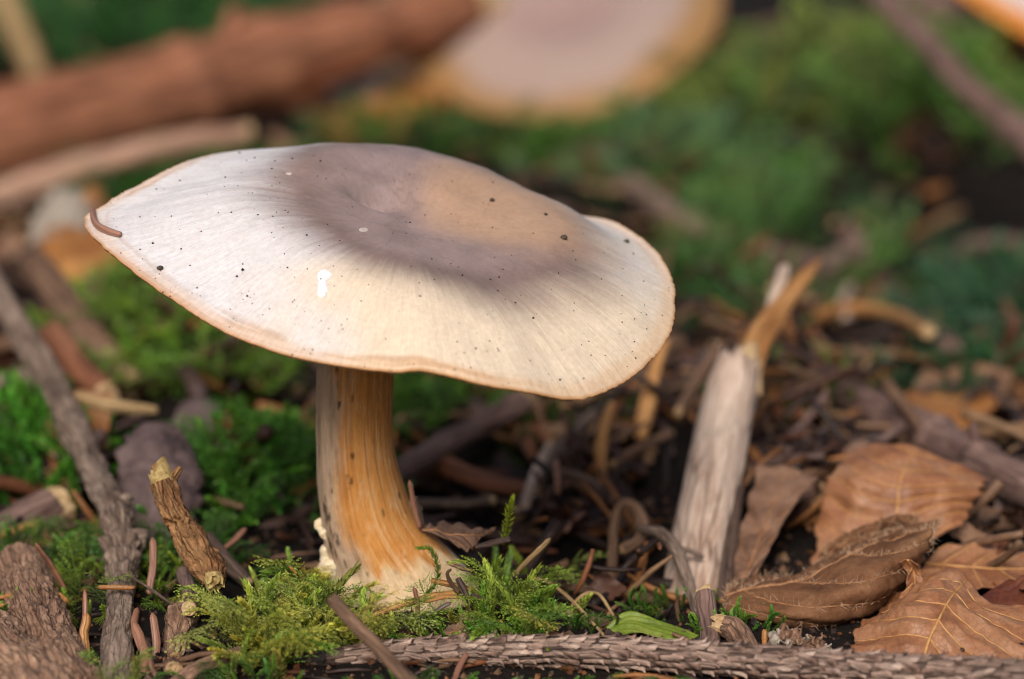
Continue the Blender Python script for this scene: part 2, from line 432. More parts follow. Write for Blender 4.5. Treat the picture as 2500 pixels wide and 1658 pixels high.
def leaf(name, label, grid, mat, vein_mat, nu=60, nv=44, nveins=6, skew=0.35, fold=0.02, wrinkle=0.02, edge=0.05, thick=0.012,
         vr=0.016, midv=0.0, seed=None, hairs=0, hair_mat=None, group=None, cat='leaf', taper=None, holes=0, wfreq=2.2, vein_from=0.06, curlnoise=0.0):
    """a dead leaf: blade with thickness, wavy torn margin, raised midrib and side veins"""
    seed = seed or hash_s(label) % 9973; r0 = np.random.default_rng(seed)
    S = surf(grid, nu, nv); u = np.linspace(0, 1, nu)[:, None]+np.zeros((nu, nv)); v = np.linspace(-1, 1, nv)[None, :]+np.zeros((nu, nv))
    if taper is not None:                                         # blade narrows to both ends
        wdt = np.interp(u, np.linspace(0, 1, len(taper)), taper); c = S[:, nv//2:nv//2+1]
        S = c+(S-c)*wdt[..., None]
    # uneven margin
    Q = np.stack([u*14, np.sign(v)*3.3, 0*u], -1)
    c = S[:, nv//2:nv//2+1]
    S = S+(S-c)*(edge*fbm(Q, seed, 3)*np.abs(v)**4)[..., None]
    n = normals(S)
    ph = (u-skew*np.abs(v-midv))*nveins
    d = fold*(np.abs(((ph+0.5) % 1)-0.5)*4-1)*sm(0.0, 0.25, np.abs(v-midv))
    d = d+wrinkle*fbm(S*wfreq, seed+2, 4)+wrinkle*0.5*np.abs(fbm(S*wfreq*3, seed+3, 3))
    S = S+n*d[..., None]
    n = normals(S)
    V = np.concatenate([(S+n*thick/2).reshape(-1, 3), (S-n*thick/2).reshape(-1, 3)])
    F1 = quads_grid(nu, nv); k = nu*nv
    if holes:
        cen = r0.uniform(0.1, 0.9, (holes, 2)); keep = np.ones(len(F1), bool)
        fu, fv_ = u.ravel()[F1].mean(1), (v.ravel()[F1].mean(1)+1)/2
        for hx, hy in cen:
            keep &= ((fu-hx)/0.045)**2+((fv_-hy)/0.05)**2 > r0.uniform(0.3, 1.3)
        F1 = F1[keep]
    bd = np.concatenate([np.arange(nv-1), np.arange(nu-1)*nv+nv-1, (nu-1)*nv+np.arange(nv-1, 0, -1), np.arange(nu-1, 0, -1)*nv])
    nb = np.roll(bd, -1)
    Fe = np.stack([bd, bd+k, nb+k, nb], -1)
    tc = np.stack([u, v, 0*u+seed*0.1], -1).reshape(-1, 3)
    root = thing(name, label, cat, group)
    mk('blade', V, [F1, F1[:, ::-1]+k, Fe], mat, root, True, None, np.concatenate([tc, tc]))
    def along(uu, vv):
        iu = np.clip(uu, 0, 1)*(nu-1); iv = (np.clip(vv, -1, 1)+1)/2*(nv-1)
        a = np.minimum(iu.astype(int), nu-2); b = np.minimum(iv.astype(int), nv-2); fa = (iu-a)[:, None]; fb = (iv-b)[:, None]
        return (S[a, b]*(1-fa)+S[a+1, b]*fa)*(1-fb)+(S[a, b+1]*(1-fa)+S[a+1, b+1]*fa)*fb
    NN = n*np.sign((CAM-S)[..., :]*n).sum(-1, keepdims=True)*0+n*np.sign(((CAM-S)*n).sum(-1, keepdims=True))
    S = S+NN*thick*0.5
    lines = []
    t = np.linspace(0, 1, 40)
    if vr:
        P = along(t, t*0+midv); R = vr*1.9*(1-0.65*t)
        Vv, Fv, tv = tube(P, R, 8, seed, 0.1); mk('midrib', Vv, Fv, vein_mat, root, True, None, tv); lines.append(P)
        for side in (-1, 1):
            for q in range(-int(skew*nveins)-1, nveins):
                u0 = (q+0.5+0.12*r0.uniform(-1, 1)*0)/nveins+vein_from*0
                vv = midv+side*np.linspace(0, 0.97*(1-side*midv), 26)
                uu = u0+skew*np.abs(vv-midv)
                ok = (uu > 0.01) & (uu < 0.985)
                if ok.sum() < 6: continue
                P = along(uu[ok], vv[ok]); R = vr*np.linspace(1.0, 0.45, len(P))
                Vv, Fv, tv = tube(P, R, 6, seed+q, 0.1); mk('side_vein', Vv, Fv, vein_mat, root, True, None, tv); lines.append(P)
    if hairs:
        edge_l = [S[:, 0], S[:, -1], S[0], S[-1]]
        src = lines+edge_l+edge_l[:2]
        HV, HF = [], []
        for q in range(hairs):
            Ls = src[r0.integers(len(src))]; b = Ls[r0.integers(len(Ls))]+r0.normal(size=3)*0.015
            d = r0.normal(size=3)+np.array([0, -0.5, 0.5]); d /= np.linalg.norm(d); ln = r0.uniform(0.04, 0.13)
            sd = np.cross(d, FWD); sd /= np.linalg.norm(sd)+1e-9; w_ = 0.0035; k0 = len(HV)*1
            HV += [b-sd*w_, b+sd*w_, b+d*ln+r0.normal(size=3)*0.012]; HF.append((k0, k0+1, k0+2))
        mk('leaf_hairs', np.array(HV), np.array(HF), hair_mat or vein_mat, root, False, None, np.zeros((len(HV), 3)), 'stuff')
    return root

# moss: one leafy shoot, one feathery frond -- built once, scattered by transform
def add_leaves(Vs, Fs, Cs, P, T, spacing, length, width, r0, ang=0.9, tipc=1.25, twist=2.4, lo=0.0):
    s = np.concatenate([[0], np.cumsum(np.linalg.norm(np.diff(P, axis=0), axis=1))]); L = s[-1]
    k = max(3, int(L*(1-lo)/spacing)); a = r0.uniform(0, 6.28)
    Tn, U, B = frames(P)
    for q in range(k):
        f = lo+(1-lo)*(q+0.5)/k; x = f*(len(P)-1); i = min(int(x), len(P)-2); fr = x-i
        p = P[i]*(1-fr)+P[i+1]*fr; t = Tn[i]; a += twist+r0.normal()*0.25
        o = U[i]*math.cos(a)+B[i]*math.sin(a)
        an = ang*(1-0.55*f)+r0.normal()*0.12
        d = t*math.cos(an)+o*math.sin(an); sd = np.cross(t, o)
        ln = length*(0.75+0.4*math.sin(math.pi*min(1, f*1.05)))*r0.uniform(0.8, 1.2); wd = width*r0.uniform(0.8, 1.2)
        m = p+d*ln*0.42; up = np.cross(sd, d)
        tip = p+d*ln+t*ln*0.12*(1 if r0.random() < 0.7 else -1)-up*ln*0.1
        b0 = len(Vs)
        Vs += [p, m+sd*wd+up*wd*0.35, m-sd*wd+up*wd*0.35, tip, m-up*wd*0.2]
        Fs += [(b0, b0+1, b0+4), (b0, b0+4, b0+2), (b0+1, b0+3, b0+4), (b0+4, b0+3, b0+2)]
        g = 0.62+0.5*f*tipc*0.8+r0.normal()*0.08
        Cs += [g*0.75, g, g, g*1.15, g*0.9]

def add_stem(Vs, Fs, Cs, P, r):
    V, F, tc = tube(P, np.linspace(r, r*0.5, len(P)), 4, 1, 0.0, close=False)
    b = len(Vs); Vs += list(V); Cs += [0.55]*len(V)
    for q in F[0]: Fs += [(b+q[0], b+q[1], b+q[2]), (b+q[0], b+q[2], b+q[3])]

def shoot_proto(L, seed, spacing=0.02, leafl=0.11, leafw=0.022, bend=0.5, ang=0.95, lo=0.0):
    r0 = np.random.default_rng(seed); n = 14; t = np.linspace(0, 1, n)
    P = np.stack([bend*L*0.5*t**2+0.03*L*np.sin(5*t+seed), 0.04*L*np.sin(4*t+2*seed), L*(t-0.25*bend*t**2)], -1)
    Vs, Fs, Cs = [], [], []
    add_stem(Vs, Fs, Cs, P, 0.014*L**0.3); add_leaves(Vs, Fs, Cs, P, None, spacing, leafl, leafw, r0, ang, lo=lo)
    return np.array(Vs), np.array(Fs), np.array(Cs)

def frond_proto(L, seed, nb=13, fine=1.0):
    r0 = np.random.default_rng(seed); n = 18; t = np.linspace(0, 1, n)
    P = np.stack([L*(0.85*t), 0.05*L*np.sin(3*t+seed), L*(0.42*np.sin(t*2.1)-0.12*t)], -1)
    Vs, Fs, Cs = [], [], []
    add_stem(Vs, Fs, Cs, P, 0.012); add_leaves(Vs, Fs, Cs, P, None, 0.05*fine, 0.065, 0.016, r0, 0.7)
    T = np.gradient(P, axis=0); T /= np.linalg.norm(T, axis=1)[:, None]
    for q in range(nb):
        f = 0.1+0.86*q/nb; x = f*(n-1); i = int(x); p = P[i]*(1-x+i)+P[min(i+1, n-1)]*(x-i)
        for sd in (-1, 1):
            bl = L*0.34*math.sin(math.pi*(0.18+0.8*f))*r0.uniform(0.75, 1.2)
            if bl < 0.03: continue
            side = np.array([0, sd, 0]); d = T[i]*0.62+side*0.85+np.array([0, 0, r0.normal()*0.14]); d /= np.linalg.norm(d)
            tt = np.linspace(0, 1, 6)[:, None]
            Pb = p+d*bl*tt+T[i]*bl*0.25*tt**2+np.array([0, 0, -0.22*bl])*tt**2
            add_leaves(Vs, Fs, Cs, Pb, None, 0.026*fine, 0.042*(1+0.25*(fine-1)), 0.011*fine, r0, 0.75)
    return np.array(Vs), np.array(Fs), np.array(Cs)

class Cloud:
    """gathers many transformed copies into one mesh"""
    def __init__(s): s.V, s.F, s.C, s.n = [], [], [], 0
    def add(s, V, F, C):
        s.V.append(V); s.F.append(F+s.n); s.C.append(C); s.n += len(V)
    def build(s, name, mat, label, cat='moss', parent=None, kind='stuff', smooth=True):
        return mk(name, np.concatenate(s.V), np.concatenate(s.F), mat, parent, smooth, np.concatenate(s.C), None, kind, label, cat)

def rot_from(d, spin):
    d = np.asarray(d, float); d = d/np.linalg.norm(d)
    a = np.array([1.0, 0, 0]) if abs(d[0]) < 0.9 else np.array([0, 1.0, 0])
    x = a-d*np.dot(a, d); x /= np.linalg.norm(x); y = np.cross(d, x)
    c, s_ = math.cos(spin), math.sin(spin)
    return np.stack([x*c+y*s_, -x*s_+y*c, d], 1)

def rotz(a, tilt=0.0, roll=0.0):
    return np.array(Matrix.Rotation(a, 3, 'Z') @ Matrix.Rotation(-tilt, 3, 'Y') @ Matrix.Rotation(roll, 3, 'X'))
# ------------------------------------------------------------------ where the moss mounds are (they shape the ground)
MOSS_P = [  # px, py, rx, ry, h, n, kind, colour, size, label
    (900, 1540, 2.5, 1.5, 0.22, 0, 'hero', None, 1, 'feathery yellow-green moss cushion at the foot of the mushroom'),
    (290, 1440, 1.0, 0.9, 0.15, 70, 'mix', (0.2, 0.3, 0.035), 0.75, 'bright moss draped over the long knotted stick'),
    (80, 1345, 1.1, 0.7, 0.25, 80, 'mix', (0.11, 0.22, 0.035), 0.8, 'moss tuft on top of the reddish bark log'),
    (440, 1350, 0.8, 0.7, 0.2, 90, 'mix', (0.07, 0.17, 0.03), 0.8, 'dark green moss behind the broken scaly stub'),
    (20, 1490, 0.35, 0.3, 0.1, 16, 'shoot', (0.16, 0.3, 0.05), 0.8, 'small moss tuft growing between two bark logs'),
    (230, 1650, 0.6, 0.3, 0.05, 26, 'mix', (0.2, 0.28, 0.05), 0.7, 'pale moss tips at the foot of the reddish bark log'),
    (1200, 1666, 2.4, 0.32, 0.0, 150, 'mix', (0.1, 0.26, 0.035), 0.45, 'green moss strip below the peg-covered spruce twig'),
    (40, 1130, 1.5, 1.6, 1.1, 260, 'shoot', (0.09, 0.28, 0.03), 1.5, 'bright green moss hummock beside the long knotted stick'),
    (620, 1160, 1.3, 1.6, 0.8, 260, 'mix', (0.09, 0.25, 0.03), 1.4, 'deep green moss patch between bark plate and mushroom stem'),
    (470, 900, 2.1, 2.6, 2.2, 560, 'mix', (0.2, 0.36, 0.05), 1.9, 'large bright moss hummock under the pale side of the cap'),
    (1040, 1010, 1.0, 1.2, 1.0, 130, 'mix', (0.09, 0.2, 0.03), 1.5, 'moss clump above the purple-brown twig behind the stem'),
    (1960, 975, 1.2, 1.2, 0.3, 60, 'shoot', (0.14, 0.22, 0.04), 1.3, 'yellowish moss sprigs beside the torn branch stump'),
    (2280, 900, 1.6, 1.6, 0.6, 50, 'mix', (0.05, 0.13, 0.05), 1.8, 'dim moss patch behind the curled orange leaf'),
    (1120, 400, 3.0, 4.0, 0.5, 110, 'mix', (0.06, 0.14, 0.02), 3.2, 'moss bank below the far mushroom'),
    (1620, 460, 2.2, 2.6, 0.9, 90, 'mix', (0.11, 0.22, 0.08), 3.0, 'blue-green moss clump behind the grey fallen twig'),
    (1930, 530, 2.0, 2.6, 1.0, 80, 'mix', (0.12, 0.26, 0.06), 3.0, 'moss clump beside a dark hollow'),
    (1930, 320, 4.5, 4.5, 2.4, 260, 'mix', (0.2, 0.28, 0.07), 4.6, 'tall yellowish moss hummock beside the far pinkish mushroom'),
    (2290, 370, 2.4, 3.0, 2.0, 130, 'mix', (0.15, 0.28, 0.06), 4.2, 'moss hummock beneath the leaning purple-brown twig'),
    (2190, 530, 1.8, 2.0, 0.6, 45, 'mix', (0.06, 0.13, 0.05), 3.2, 'dim green moss slope beside the dark hollow'),
    (2430, 740, 2.0, 2.2, 0.8, 80, 'mix', (0.05, 0.13, 0.06), 2.4, 'bluish moss patch above the fallen purple branch'),
    (250, 120, 7.0, 9.0, 1.8, 300, 'mix', (0.05, 0.16, 0.04), 6.0, 'deep green moss bank behind the thick red-brown log'),
    (470, 480, 3.0, 3.4, 0.2, 200, 'mix', (0.05, 0.16, 0.02), 2.6, 'shaded moss beneath the pale pinkish stick'),
    (1810, 660, 1.6, 2.0, 0.7, 80, 'mix', (0.12, 0.2, 0.05), 2.2, 'moss clump beneath the long grey fallen twig'),
    (1700, 740, 1.3, 1.5, 0.6, 80, 'mix', (0.06, 0.17, 0.04), 1.9, 'small green moss clump close to the broad rounded rim of the cap'),
    (1330, 1000, 1.5, 2.0, 0.1, 60, 'shoot', (0.07, 0.13, 0.02), 1.2, 'sparse moss sprigs among twigs behind the stem'),
    (1640, 1440, 0.6, 0.5, 0.05, 26, 'shoot', (0.1, 0.2, 0.03), 0.7, 'tiny moss sprigs at the foot of the torn stump'),
    (1800, 1500, 0.5, 0.3, 0.1, 26, 'shoot', (0.14, 0.3, 0.04), 0.6, 'small star-shaped moss tips before the hairy leaf'),
    (1440, 1500, 0.5, 0.25, 0.1, 20, 'mix', (0.08, 0.17, 0.02), 0.5, 'dark fan of moss beside the green grass blade'),
    (610, 1640, 0.6, 0.3, 0.0, 22, 'mix', (0.09, 0.2, 0.03), 0.7, 'green moss below the feathery cushion near a dark root'),
]
for q in MOSS_P: mound(q[0], q[1], q[2], q[3], q[4])
mound(2300, 1150, 4.0, 3.0, 0.4); mound(1750, 1000, 3.0, 3.5, 0.5)
mound(2230, 640, 3.0, 3.0, -3.2); mound(2470, 560, 3.4, 4.0, -3.2); mound(2060, 420, 2.2, 3.5, -1.2); mound(1500, 1330, 1.6, 1.6, -0.5); mound(1150, 1180, 1.5, 1.5, -0.5)
mound(1690, 280, 3, 5, -1.5)

# the ground sheet: fine near the mushroom, coarse out to the far distance
gx = np.concatenate([-np.geomspace(3000, 32, 14), np.linspace(-30, -12, 36)[:-1], np.linspace(-12, 14, 210), np.linspace(14, 34, 36)[1:], np.geomspace(36, 3000, 14)])
gy = np.concatenate([-np.geomspace(3000, 40, 10), np.linspace(-36, -6, 20)[:-1], np.linspace(-6, 16, 180), np.linspace(16, 95, 150)[1:], np.geomspace(98, 6000, 16)])
X, Y = np.meshgrid(gx, gy)
Z = ground(X, Y)
soil_m, t_, b_ = nodes('dark_forest_soil', 0.85, 0.2)
n1 = noise(t_, coords(t_, (1.2,)*3, 'obj'), 1.0, 6, 0.65); n2 = noise(t_, coords(t_, (9,)*3, 'obj'), 1.0, 4, 0.6)
t_.links.new(mixc(t_, n2, ramp(t_, n1, [(0.35, (0.006, 0.004, 0.003)), (0.6, (0.014, 0.008, 0.005)), (0.75, (0.03, 0.018, 0.01))]), (0.006, 0.004, 0.0035)), b_.inputs['Base Color'])
bump(t_, b_, math_n(t_, 'ADD', n1, n2), 0.15, 0.9)
o = mk('ground', np.stack([X, Y, Z], -1).reshape(-1, 3), quads_grid(len(gy), len(gx)), soil_m, kind='structure', label='dark forest soil under the litter')

# ------------------------------------------------------------------ the mushroom
def capsurf(rim, C, up, hs, nr=70, n=360, ang=None):
    """cap sheet between centre and rim; hs(a, r) = height above the rim plane"""
    r = 1-(1-np.linspace(0, 1, nr))**1.35
    r[0] = 0.0
    R, K = np.meshgrid(r, np.arange(len(rim)), indexing='ij')
    dv = rim-C; ou = (dv @ up)[:, None]*up; dv = dv-ou
    P = C+dv[K]*R[..., None]+ou[K]*(R**2.2)[..., None]
    return r, P+up*hs(ang[K], R)[..., None]

RIM = [(203, 535, 0.2), (238, 590, -0.5), (330, 665, -1.1), (440, 745, -1.6), (560, 815, -2.0), (700, 865, -2.35), (840, 893, -2.6), (955, 907, -2.75),
       (1025, 903, -2.8), (1090, 915, -2.8), (1180, 938, -2.75), (1290, 957, -2.6), (1380, 975, -2.35), (1445, 968, -2.1), (1520, 935, -1.7), (1590, 880, -1.2),
       (1635, 812, -0.6), (1650, 745, 0.0), (1641, 685, 0.6), (1608, 622, 1.2), (1552, 570, 1.8), (1480, 535, 2.3), (1400, 522, 2.7), (1250, 478, 3.0),
       (1100, 452, 3.1), (950, 425, 3.0), (820, 402, 2.8), (700, 378, 2.5), (600, 370, 2.1), (500, 380, 1.7), (425, 406, 1.3), (330, 455, 0.9), (250, 500, 0.5)]
NT = 480
rim = crom(np.array([at(*p) for p in RIM]), NT, True)
CC = np.array([at(930, 600, 0.1)]).ravel(); CC = rim.mean(0)*0.8+CC*0.2
U_, S_, Vt = np.linalg.svd(rim-rim.mean(0)); UPC = Vt[2]*np.sign(Vt[2][2])
CC = CC-UPC*np.dot(CC-rim.mean(0), UPC)
ANG = np.arctan2(rim[:, 1]-CC[1], rim[:, 0]-CC[0])
# fine notches of the gill edges along the margin
k_ = np.arange(NT)
rim = rim+(rim-CC)*(0.004*fbm(np.stack([k_*0.9, 0*k_, 0*k_], -1), 5, 2)+0.006*fbm(np.stack([k_*0.12, 0*k_, 0*k_], -1), 8, 2))[:, None]
RK = [0, .12, .3, .5, .68, .85, .95, 1]
PRO = [  # height above the rim plane, by direction from the front-left round to the left
    [.56, .58, .64, .62, .44, .20, .07, 0], [.56, .57, .60, .58, .44, .22, .08, 0], [.56, .57, .60, .57, .44, .24, .10, 0], [.56, .57, .62, .60, .46, .22, .07, 0],
    [.56, .60, .70, .73, .54, .15, .0, 0], [.56, .60, .77, .88, .78, .46, .2, 0], [.56, .62, .78, .84, .62, .30, .12, 0], [.56, .60, .70, .70, .46, .17, .05, 0]]
PC = np.array([np.interp(np.linspace(0, 1, 201), *crom(np.array([RK, v]).T, 400).T) for v in PRO])
PCF = crom(PC, 8*45, True)                       # 360 directions, from -135 degrees on
def cap_h(a, r):
    k = ((np.degrees(a)+135) % 360); k0 = np.floor(k).astype(int) % 360; f = k-np.floor(k); x = np.clip(r, 0, 1)*200; i = np.minimum(x.astype(int), 199); g = x-i
    L = lambda kk: PCF[kk, i]*(1-g)+PCF[kk, i+1]*g
    return L(k0)*(1-f)+L((k0+1) % 360)*f
rr, CAPS = capsurf(rim, CC, UPC, cap_h, 90, NT, ANG)
def proj(P):
    d = P-CAM; z = d @ FWD
    return 1250+2500/0.4*d[..., 0]/z, 829-2500/0.4*(d @ UPV)/z
PX, PY = proj(CAPS)
def capat(px, py):
    """the cap's surface point whose picture position is nearest (front-facing side)"""
    d = (PX-px)**2+(PY-py)**2; i = np.unravel_index(np.argmin(d+40*(CAPS[..., 1] > 2.0)*0), d.shape); return CAPS[i], i
# soft unevenness, central slit and shallow dents
und = 0.035*fbm(CAPS*0.9, 31, 3)+0.006*fbm(CAPS*4, 33, 3)
c0, _ = capat(905, 470); dd = CAPS-c0
und = und-0.26*np.exp(-((dd[..., 0]-0.2*dd[..., 1])/0.30)**2-((dd[..., 1])/0.13)**2)
c1, _ = capat(1040, 520); dd = CAPS-c1; und = und-0.05*np.exp(-(dd[..., 0]/0.6)**2-(dd[..., 1]/0.35)**2)
c2, _ = capat(1085, 480); dd = CAPS-c2; und = und+0.04*np.exp(-(dd[..., 0]/0.35)**2-(dd[..., 1]/0.7)**2)
RR = rr[:, None]+0*ANG[None, :]; AA = ANG[None, :]+0*RR
CAPS = CAPS+UPC*(und*(1-sm(0.9, 1, RR)))[..., None]
# cap colours: grey-brown centre, pale margin turning cream at the front right
def wdir(a, k, p=1.3): return np.maximum(0, np.cos(a-k))**p
tr = (0.47*wdir(AA, math.pi)+0.54*wdir(AA, -math.pi/2)+0.70*wdir(AA, 0)+0.86*wdir(AA, math.pi/2))/(wdir(AA, math.pi)+wdir(AA, -math.pi/2)+wdir(AA, 0)+wdir(AA, math.pi/2))
fib = fbm(np.stack([np.cos(AA)*34, np.sin(AA)*34, RR*3.0], -1), 41, 3)
blot = fbm(CAPS*0.75, 43, 3)
cen = lin(150, 130, 128); ringc = lin(122, 102, 96); pale = lin(221, 218, 221); cream = lin(230, 210, 182); ochre = lin(196, 140, 84); tan = lin(184, 150, 122)
q = RR-tr+0.04*fib+0.08*blot
colr = cen+(ringc-cen)*(sm(-0.30, -0.10, q)*0.85)[..., None]
mott = fbm(CAPS*np.array([2.2, 2.2, 2.2]), 45, 4)
colr = colr*(1+0.3*mott[..., None])
vein_ = sm(0.05, 0.0, np.abs(fbm(CAPS*1.7+9.0, 51, 4)))*sm(0.45, 0.2, RR)
colr = colr*(1-0.22*vein_[..., None])
tp, _ = capat(1235, 500); dd = CAPS-tp; tm = np.exp(-(dd[..., 0]/1.15)**2-(dd[..., 1]/1.1)**2)
tm = sm(0.15, 0.75, tm+0.15*mott)*0.85
colr = colr+(tan-colr)*tm[..., None]
pl = pale+(cream-pale)*(sm(-0.1, 0.75, np.cos(AA+0.75)+0.5*blot)*0.85)[..., None]
colr = colr+(pl-colr)*sm(-0.16, 0.16, q)[..., None]
rings_ = fbm(np.stack([np.cos(AA)*3, np.sin(AA)*3, RR*55], -1), 49, 3)
colr = colr+(lin(176, 128, 92)-colr)*(0.5*sm(0.90, 0.95, RR)*sm(-0.05, 0.4, rings_)*sm(-0.2, 0.5, np.cos(AA+2.2)))[..., None]
edge_w = 0.965+0.02*fbm(np.stack([np.cos(AA)*9, np.sin(AA)*9, 0*AA], -1), 47, 3)
colr = colr+(lin(214, 170, 124)-colr)*(0.4*sm(edge_w-0.04, edge_w, RR))[..., None]
colr = colr+(ochre-colr)*(0.85*sm(0.985, 1.0, RR))[..., None]
tcc = np.stack([np.cos(AA)*10, np.sin(AA)*10, RR*3.7], -1)

cap_m, t_, b_ = nodes('velvety_cap_skin', 0.55, 0.32)
a_ = N(t_, 'ShaderNodeAttribute', attribute_name='col')
f1 = noise(t_, coords(t_, (14, 14, 3)), 1.0, 4, 0.6)
f2 = noise(t_, coords(t_, (16, 16, 16), 'obj'), 1.0, 5, 0.68)
f3 = noise(t_, coords(t_, (3, 3, 3), 'obj'), 1.0, 4, 0.6)
c_ = mixc(t_, 0.32, a_.outputs['Color'], ramp(t_, f1, [(0.3, (0.5, 0.46, 0.44)), (0.66, (1, 1, 1))]), 'MULTIPLY')
c_ = mixc(t_, 0.26, c_, ramp(t_, f2, [(0.34, (0.5, 0.46, 0.44)), (0.62, (1, 1, 1))]), 'MULTIPLY')
c_ = mixc(t_, 0.22, c_, ramp(t_, f3, [(0.35, (0.74, 0.68, 0.62)), (0.65, (1, 1, 1))]), 'MULTIPLY')
t_.links.new(c_, b_.inputs['Base Color'])
bump(t_, b_, math_n(t_, 'ADD', f1, math_n(t_, 'MULTIPLY', f2, 0.6)), 0.018, 0.4)
b_.inputs['Subsurface Weight'].default_value = 0.25; b_.inputs['Subsurface Radius'].default_value = (0.2, 0.12, 0.07); b_.inputs['Subsurface Scale'].default_value = 0.6
b_.inputs['Sheen Weight'].default_value = 0.12; b_.inputs['Sheen Roughness'].default_value = 0.4

mush = thing('mushroom', 'large pale mushroom with greyish brown cap and orange fibrous stem', 'mushroom')
# underside sheet, from the rim inwards
ru = np.concatenate([[0.992], np.linspace(0.97, 0.12, 40)])
ou_ = ((rim-CC) @ UPC)[:, None]*UPC; PU = CC+(rim-CC-ou_)[None]*ru[:, None, None]+ou_[None]*(ru**2.2)[:, None, None]+UPC*(cap_h(ANG[None]+0*ru[:, None], ru[:, None]+0*ANG[None])-(0.045+0.62*(1-ru[:, None])))[..., None]
Vc = np.concatenate([CAPS.reshape(-1, 3), PU.reshape(-1, 3)])
k0 = CAPS.shape[0]*NT
Fc = [quads_grid(CAPS.shape[0], NT, True), quads_grid(len(ru), NT, True)+k0]
j = np.arange(NT); Fc.append(np.stack([k0-NT+j, k0-NT+(j+1) % NT, k0+(j+1) % NT, k0+j], -1))
ucol = np.broadcast_to(lin(205, 160, 105), (len(PU.reshape(-1, 3)), 3)).copy(); ucol[:NT] = ochre*0.9
cap_o = mk('cap', Vc, Fc, cap_m, mush, True, np.concatenate([colr.reshape(-1, 3), ucol]), np.concatenate([tcc.reshape(-1, 3), np.zeros((len(ucol), 3))]))

# gills: thin plates under the cap
gill_m = plain_mat('gill_flesh', lin(190, 140, 85), lin(222, 184, 130), (6, 6, 6), 0.6, 0.25, 0.01)
GV, GF = [], []
ngl = 150
for g in range(ngl):
    i = int(g/ngl*NT); rs = np.linspace(0.16 if g % 3 == 0 else (0.3 if g % 3 == 1 else 0.5), 0.985, 14)
    a = np.full(14, ANG[i]); top = CC+(rim[i]-CC-ou_[i])*rs[:, None]+ou_[i]*(rs**2.2)[:, None]+UPC*(cap_h(a, rs)-(0.04+0.62*(1-rs)))[:, None]
    low = top-UPC*(0.30*np.sin(np.pi*np.clip((rs-rs[0])/(1.0-rs[0]), 0, 1))**0.7*(1-rs*0.45)+0.012)[:, None]
    tg = np.cross(UPC, rim[i]-CC); tg = tg/np.linalg.norm(tg)*0.012
    b = len(GV)
    GV += list(top-tg)+list(low-tg*0.4)+list(low+tg*0.4)+list(top+tg)
    for s_ in range(13):
        for x in range(3):
            GF.append((b+x*14+s_, b+x*14+s_+1, b+(x+1)*14+s_+1, b+(x+1)*14+s_))
mk('gills', np.array(GV), np.array(GF), gill_m, mush, True, kind='stuff')

# stem
STEM = [(800, 775, 955), (870, 777, 958), (900, 775, 960), (1000, 773, 957), (1100, 775, 964), (1180, 777, 985), (1250, 783, 1012), (1310, 790, 1060), (1360, 800, 1112),
        (1400, 806, 1148), (1440, 806, 1170), (1500, 798, 1180)]
nz, nst = 150, 120
sy = np.array([s[0] for s in STEM], float); pyv = np.linspace(800, 1500, nz)
SL = crom(np.array(STEM, float), 600); lft = np.interp(pyv, SL[:, 0], SL[:, 1]); rgt = np.interp(pyv, SL[:, 0], SL[:, 2])
Lp = np.array([at(a, p, 0.05) for a, p in zip(lft, pyv)]); Rp = np.array([at(a, p, 0.05) for a, p in zip(rgt, pyv)])
th = np.linspace(0, 2*np.pi, nst, endpoint=False)
cen_ = (Lp+Rp)/2; hw = np.linalg.norm(Rp-Lp, axis=1)/2
dep = np.interp(pyv, [800, 1200, 1400, 1500], [0.46, 0.52, 0.62, 0.68])
TH = th[None]+0*hw[:, None]; ZZ = cen_[:, 2:3]+0*TH
Q = np.stack([np.cos(TH)*5, np.sin(TH)*5, ZZ*0.55], -1)
fibs = fbm(Q, 61, 4, 0.6); fib2 = fbm(np.stack([np.cos(TH)*20, np.sin(TH)*20, ZZ*0.7], -1), 63, 3)
lump = fbm(np.stack([np.cos(TH)*1.6, np.sin(TH)*1.6, ZZ*1.6], -1), 65, 4)
base_w = sm(1290, 1450, pyv)[:, None]
disp = 0.018*fibs+0.012*fib2+0.05*lump*base_w+0.012*lump
SV = np.stack([cen_[:, 0:1]+(hw[:, None]+disp)*np.cos(TH), cen_[:, 1:2]+(dep[:, None]+disp)*np.sin(TH), ZZ+0*TH], -1)
# skin colours: orange fibres, grey-brown weathered coat on one side, cream wool at the foot
org = lin(218, 154, 82); deep = lin(184, 118, 56); crm = lin(240, 208, 160); gry = lin(196, 172, 150); wht = lin(240, 214, 174)
sc = org+(deep-org)*(0.6*sm(0.0, 0.55, fib2+0.5*fibs))[..., None]
sc = sc+(crm-sc)*(0.35*sm(0.05, 0.5, -fib2+0.3*fibs))[..., None]
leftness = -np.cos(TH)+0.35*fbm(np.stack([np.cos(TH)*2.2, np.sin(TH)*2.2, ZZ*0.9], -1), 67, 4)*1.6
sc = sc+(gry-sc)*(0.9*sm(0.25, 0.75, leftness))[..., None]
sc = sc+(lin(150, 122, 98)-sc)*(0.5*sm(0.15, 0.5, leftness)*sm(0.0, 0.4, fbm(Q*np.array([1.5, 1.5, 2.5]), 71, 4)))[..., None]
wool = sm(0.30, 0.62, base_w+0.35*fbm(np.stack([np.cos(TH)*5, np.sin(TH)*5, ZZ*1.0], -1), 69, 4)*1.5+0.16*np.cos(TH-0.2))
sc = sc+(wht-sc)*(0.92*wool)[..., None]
dk = sm(0.42, 0.6, fbm(np.stack([np.cos(TH)*9, np.sin(TH)*9, ZZ*4], -1), 73, 3)+0.25*sm(0.5, 0.9, leftness)*sm(1150, 1250, pyv)[:, None]*(1-sm(1300, 1400, pyv)[:, None]))
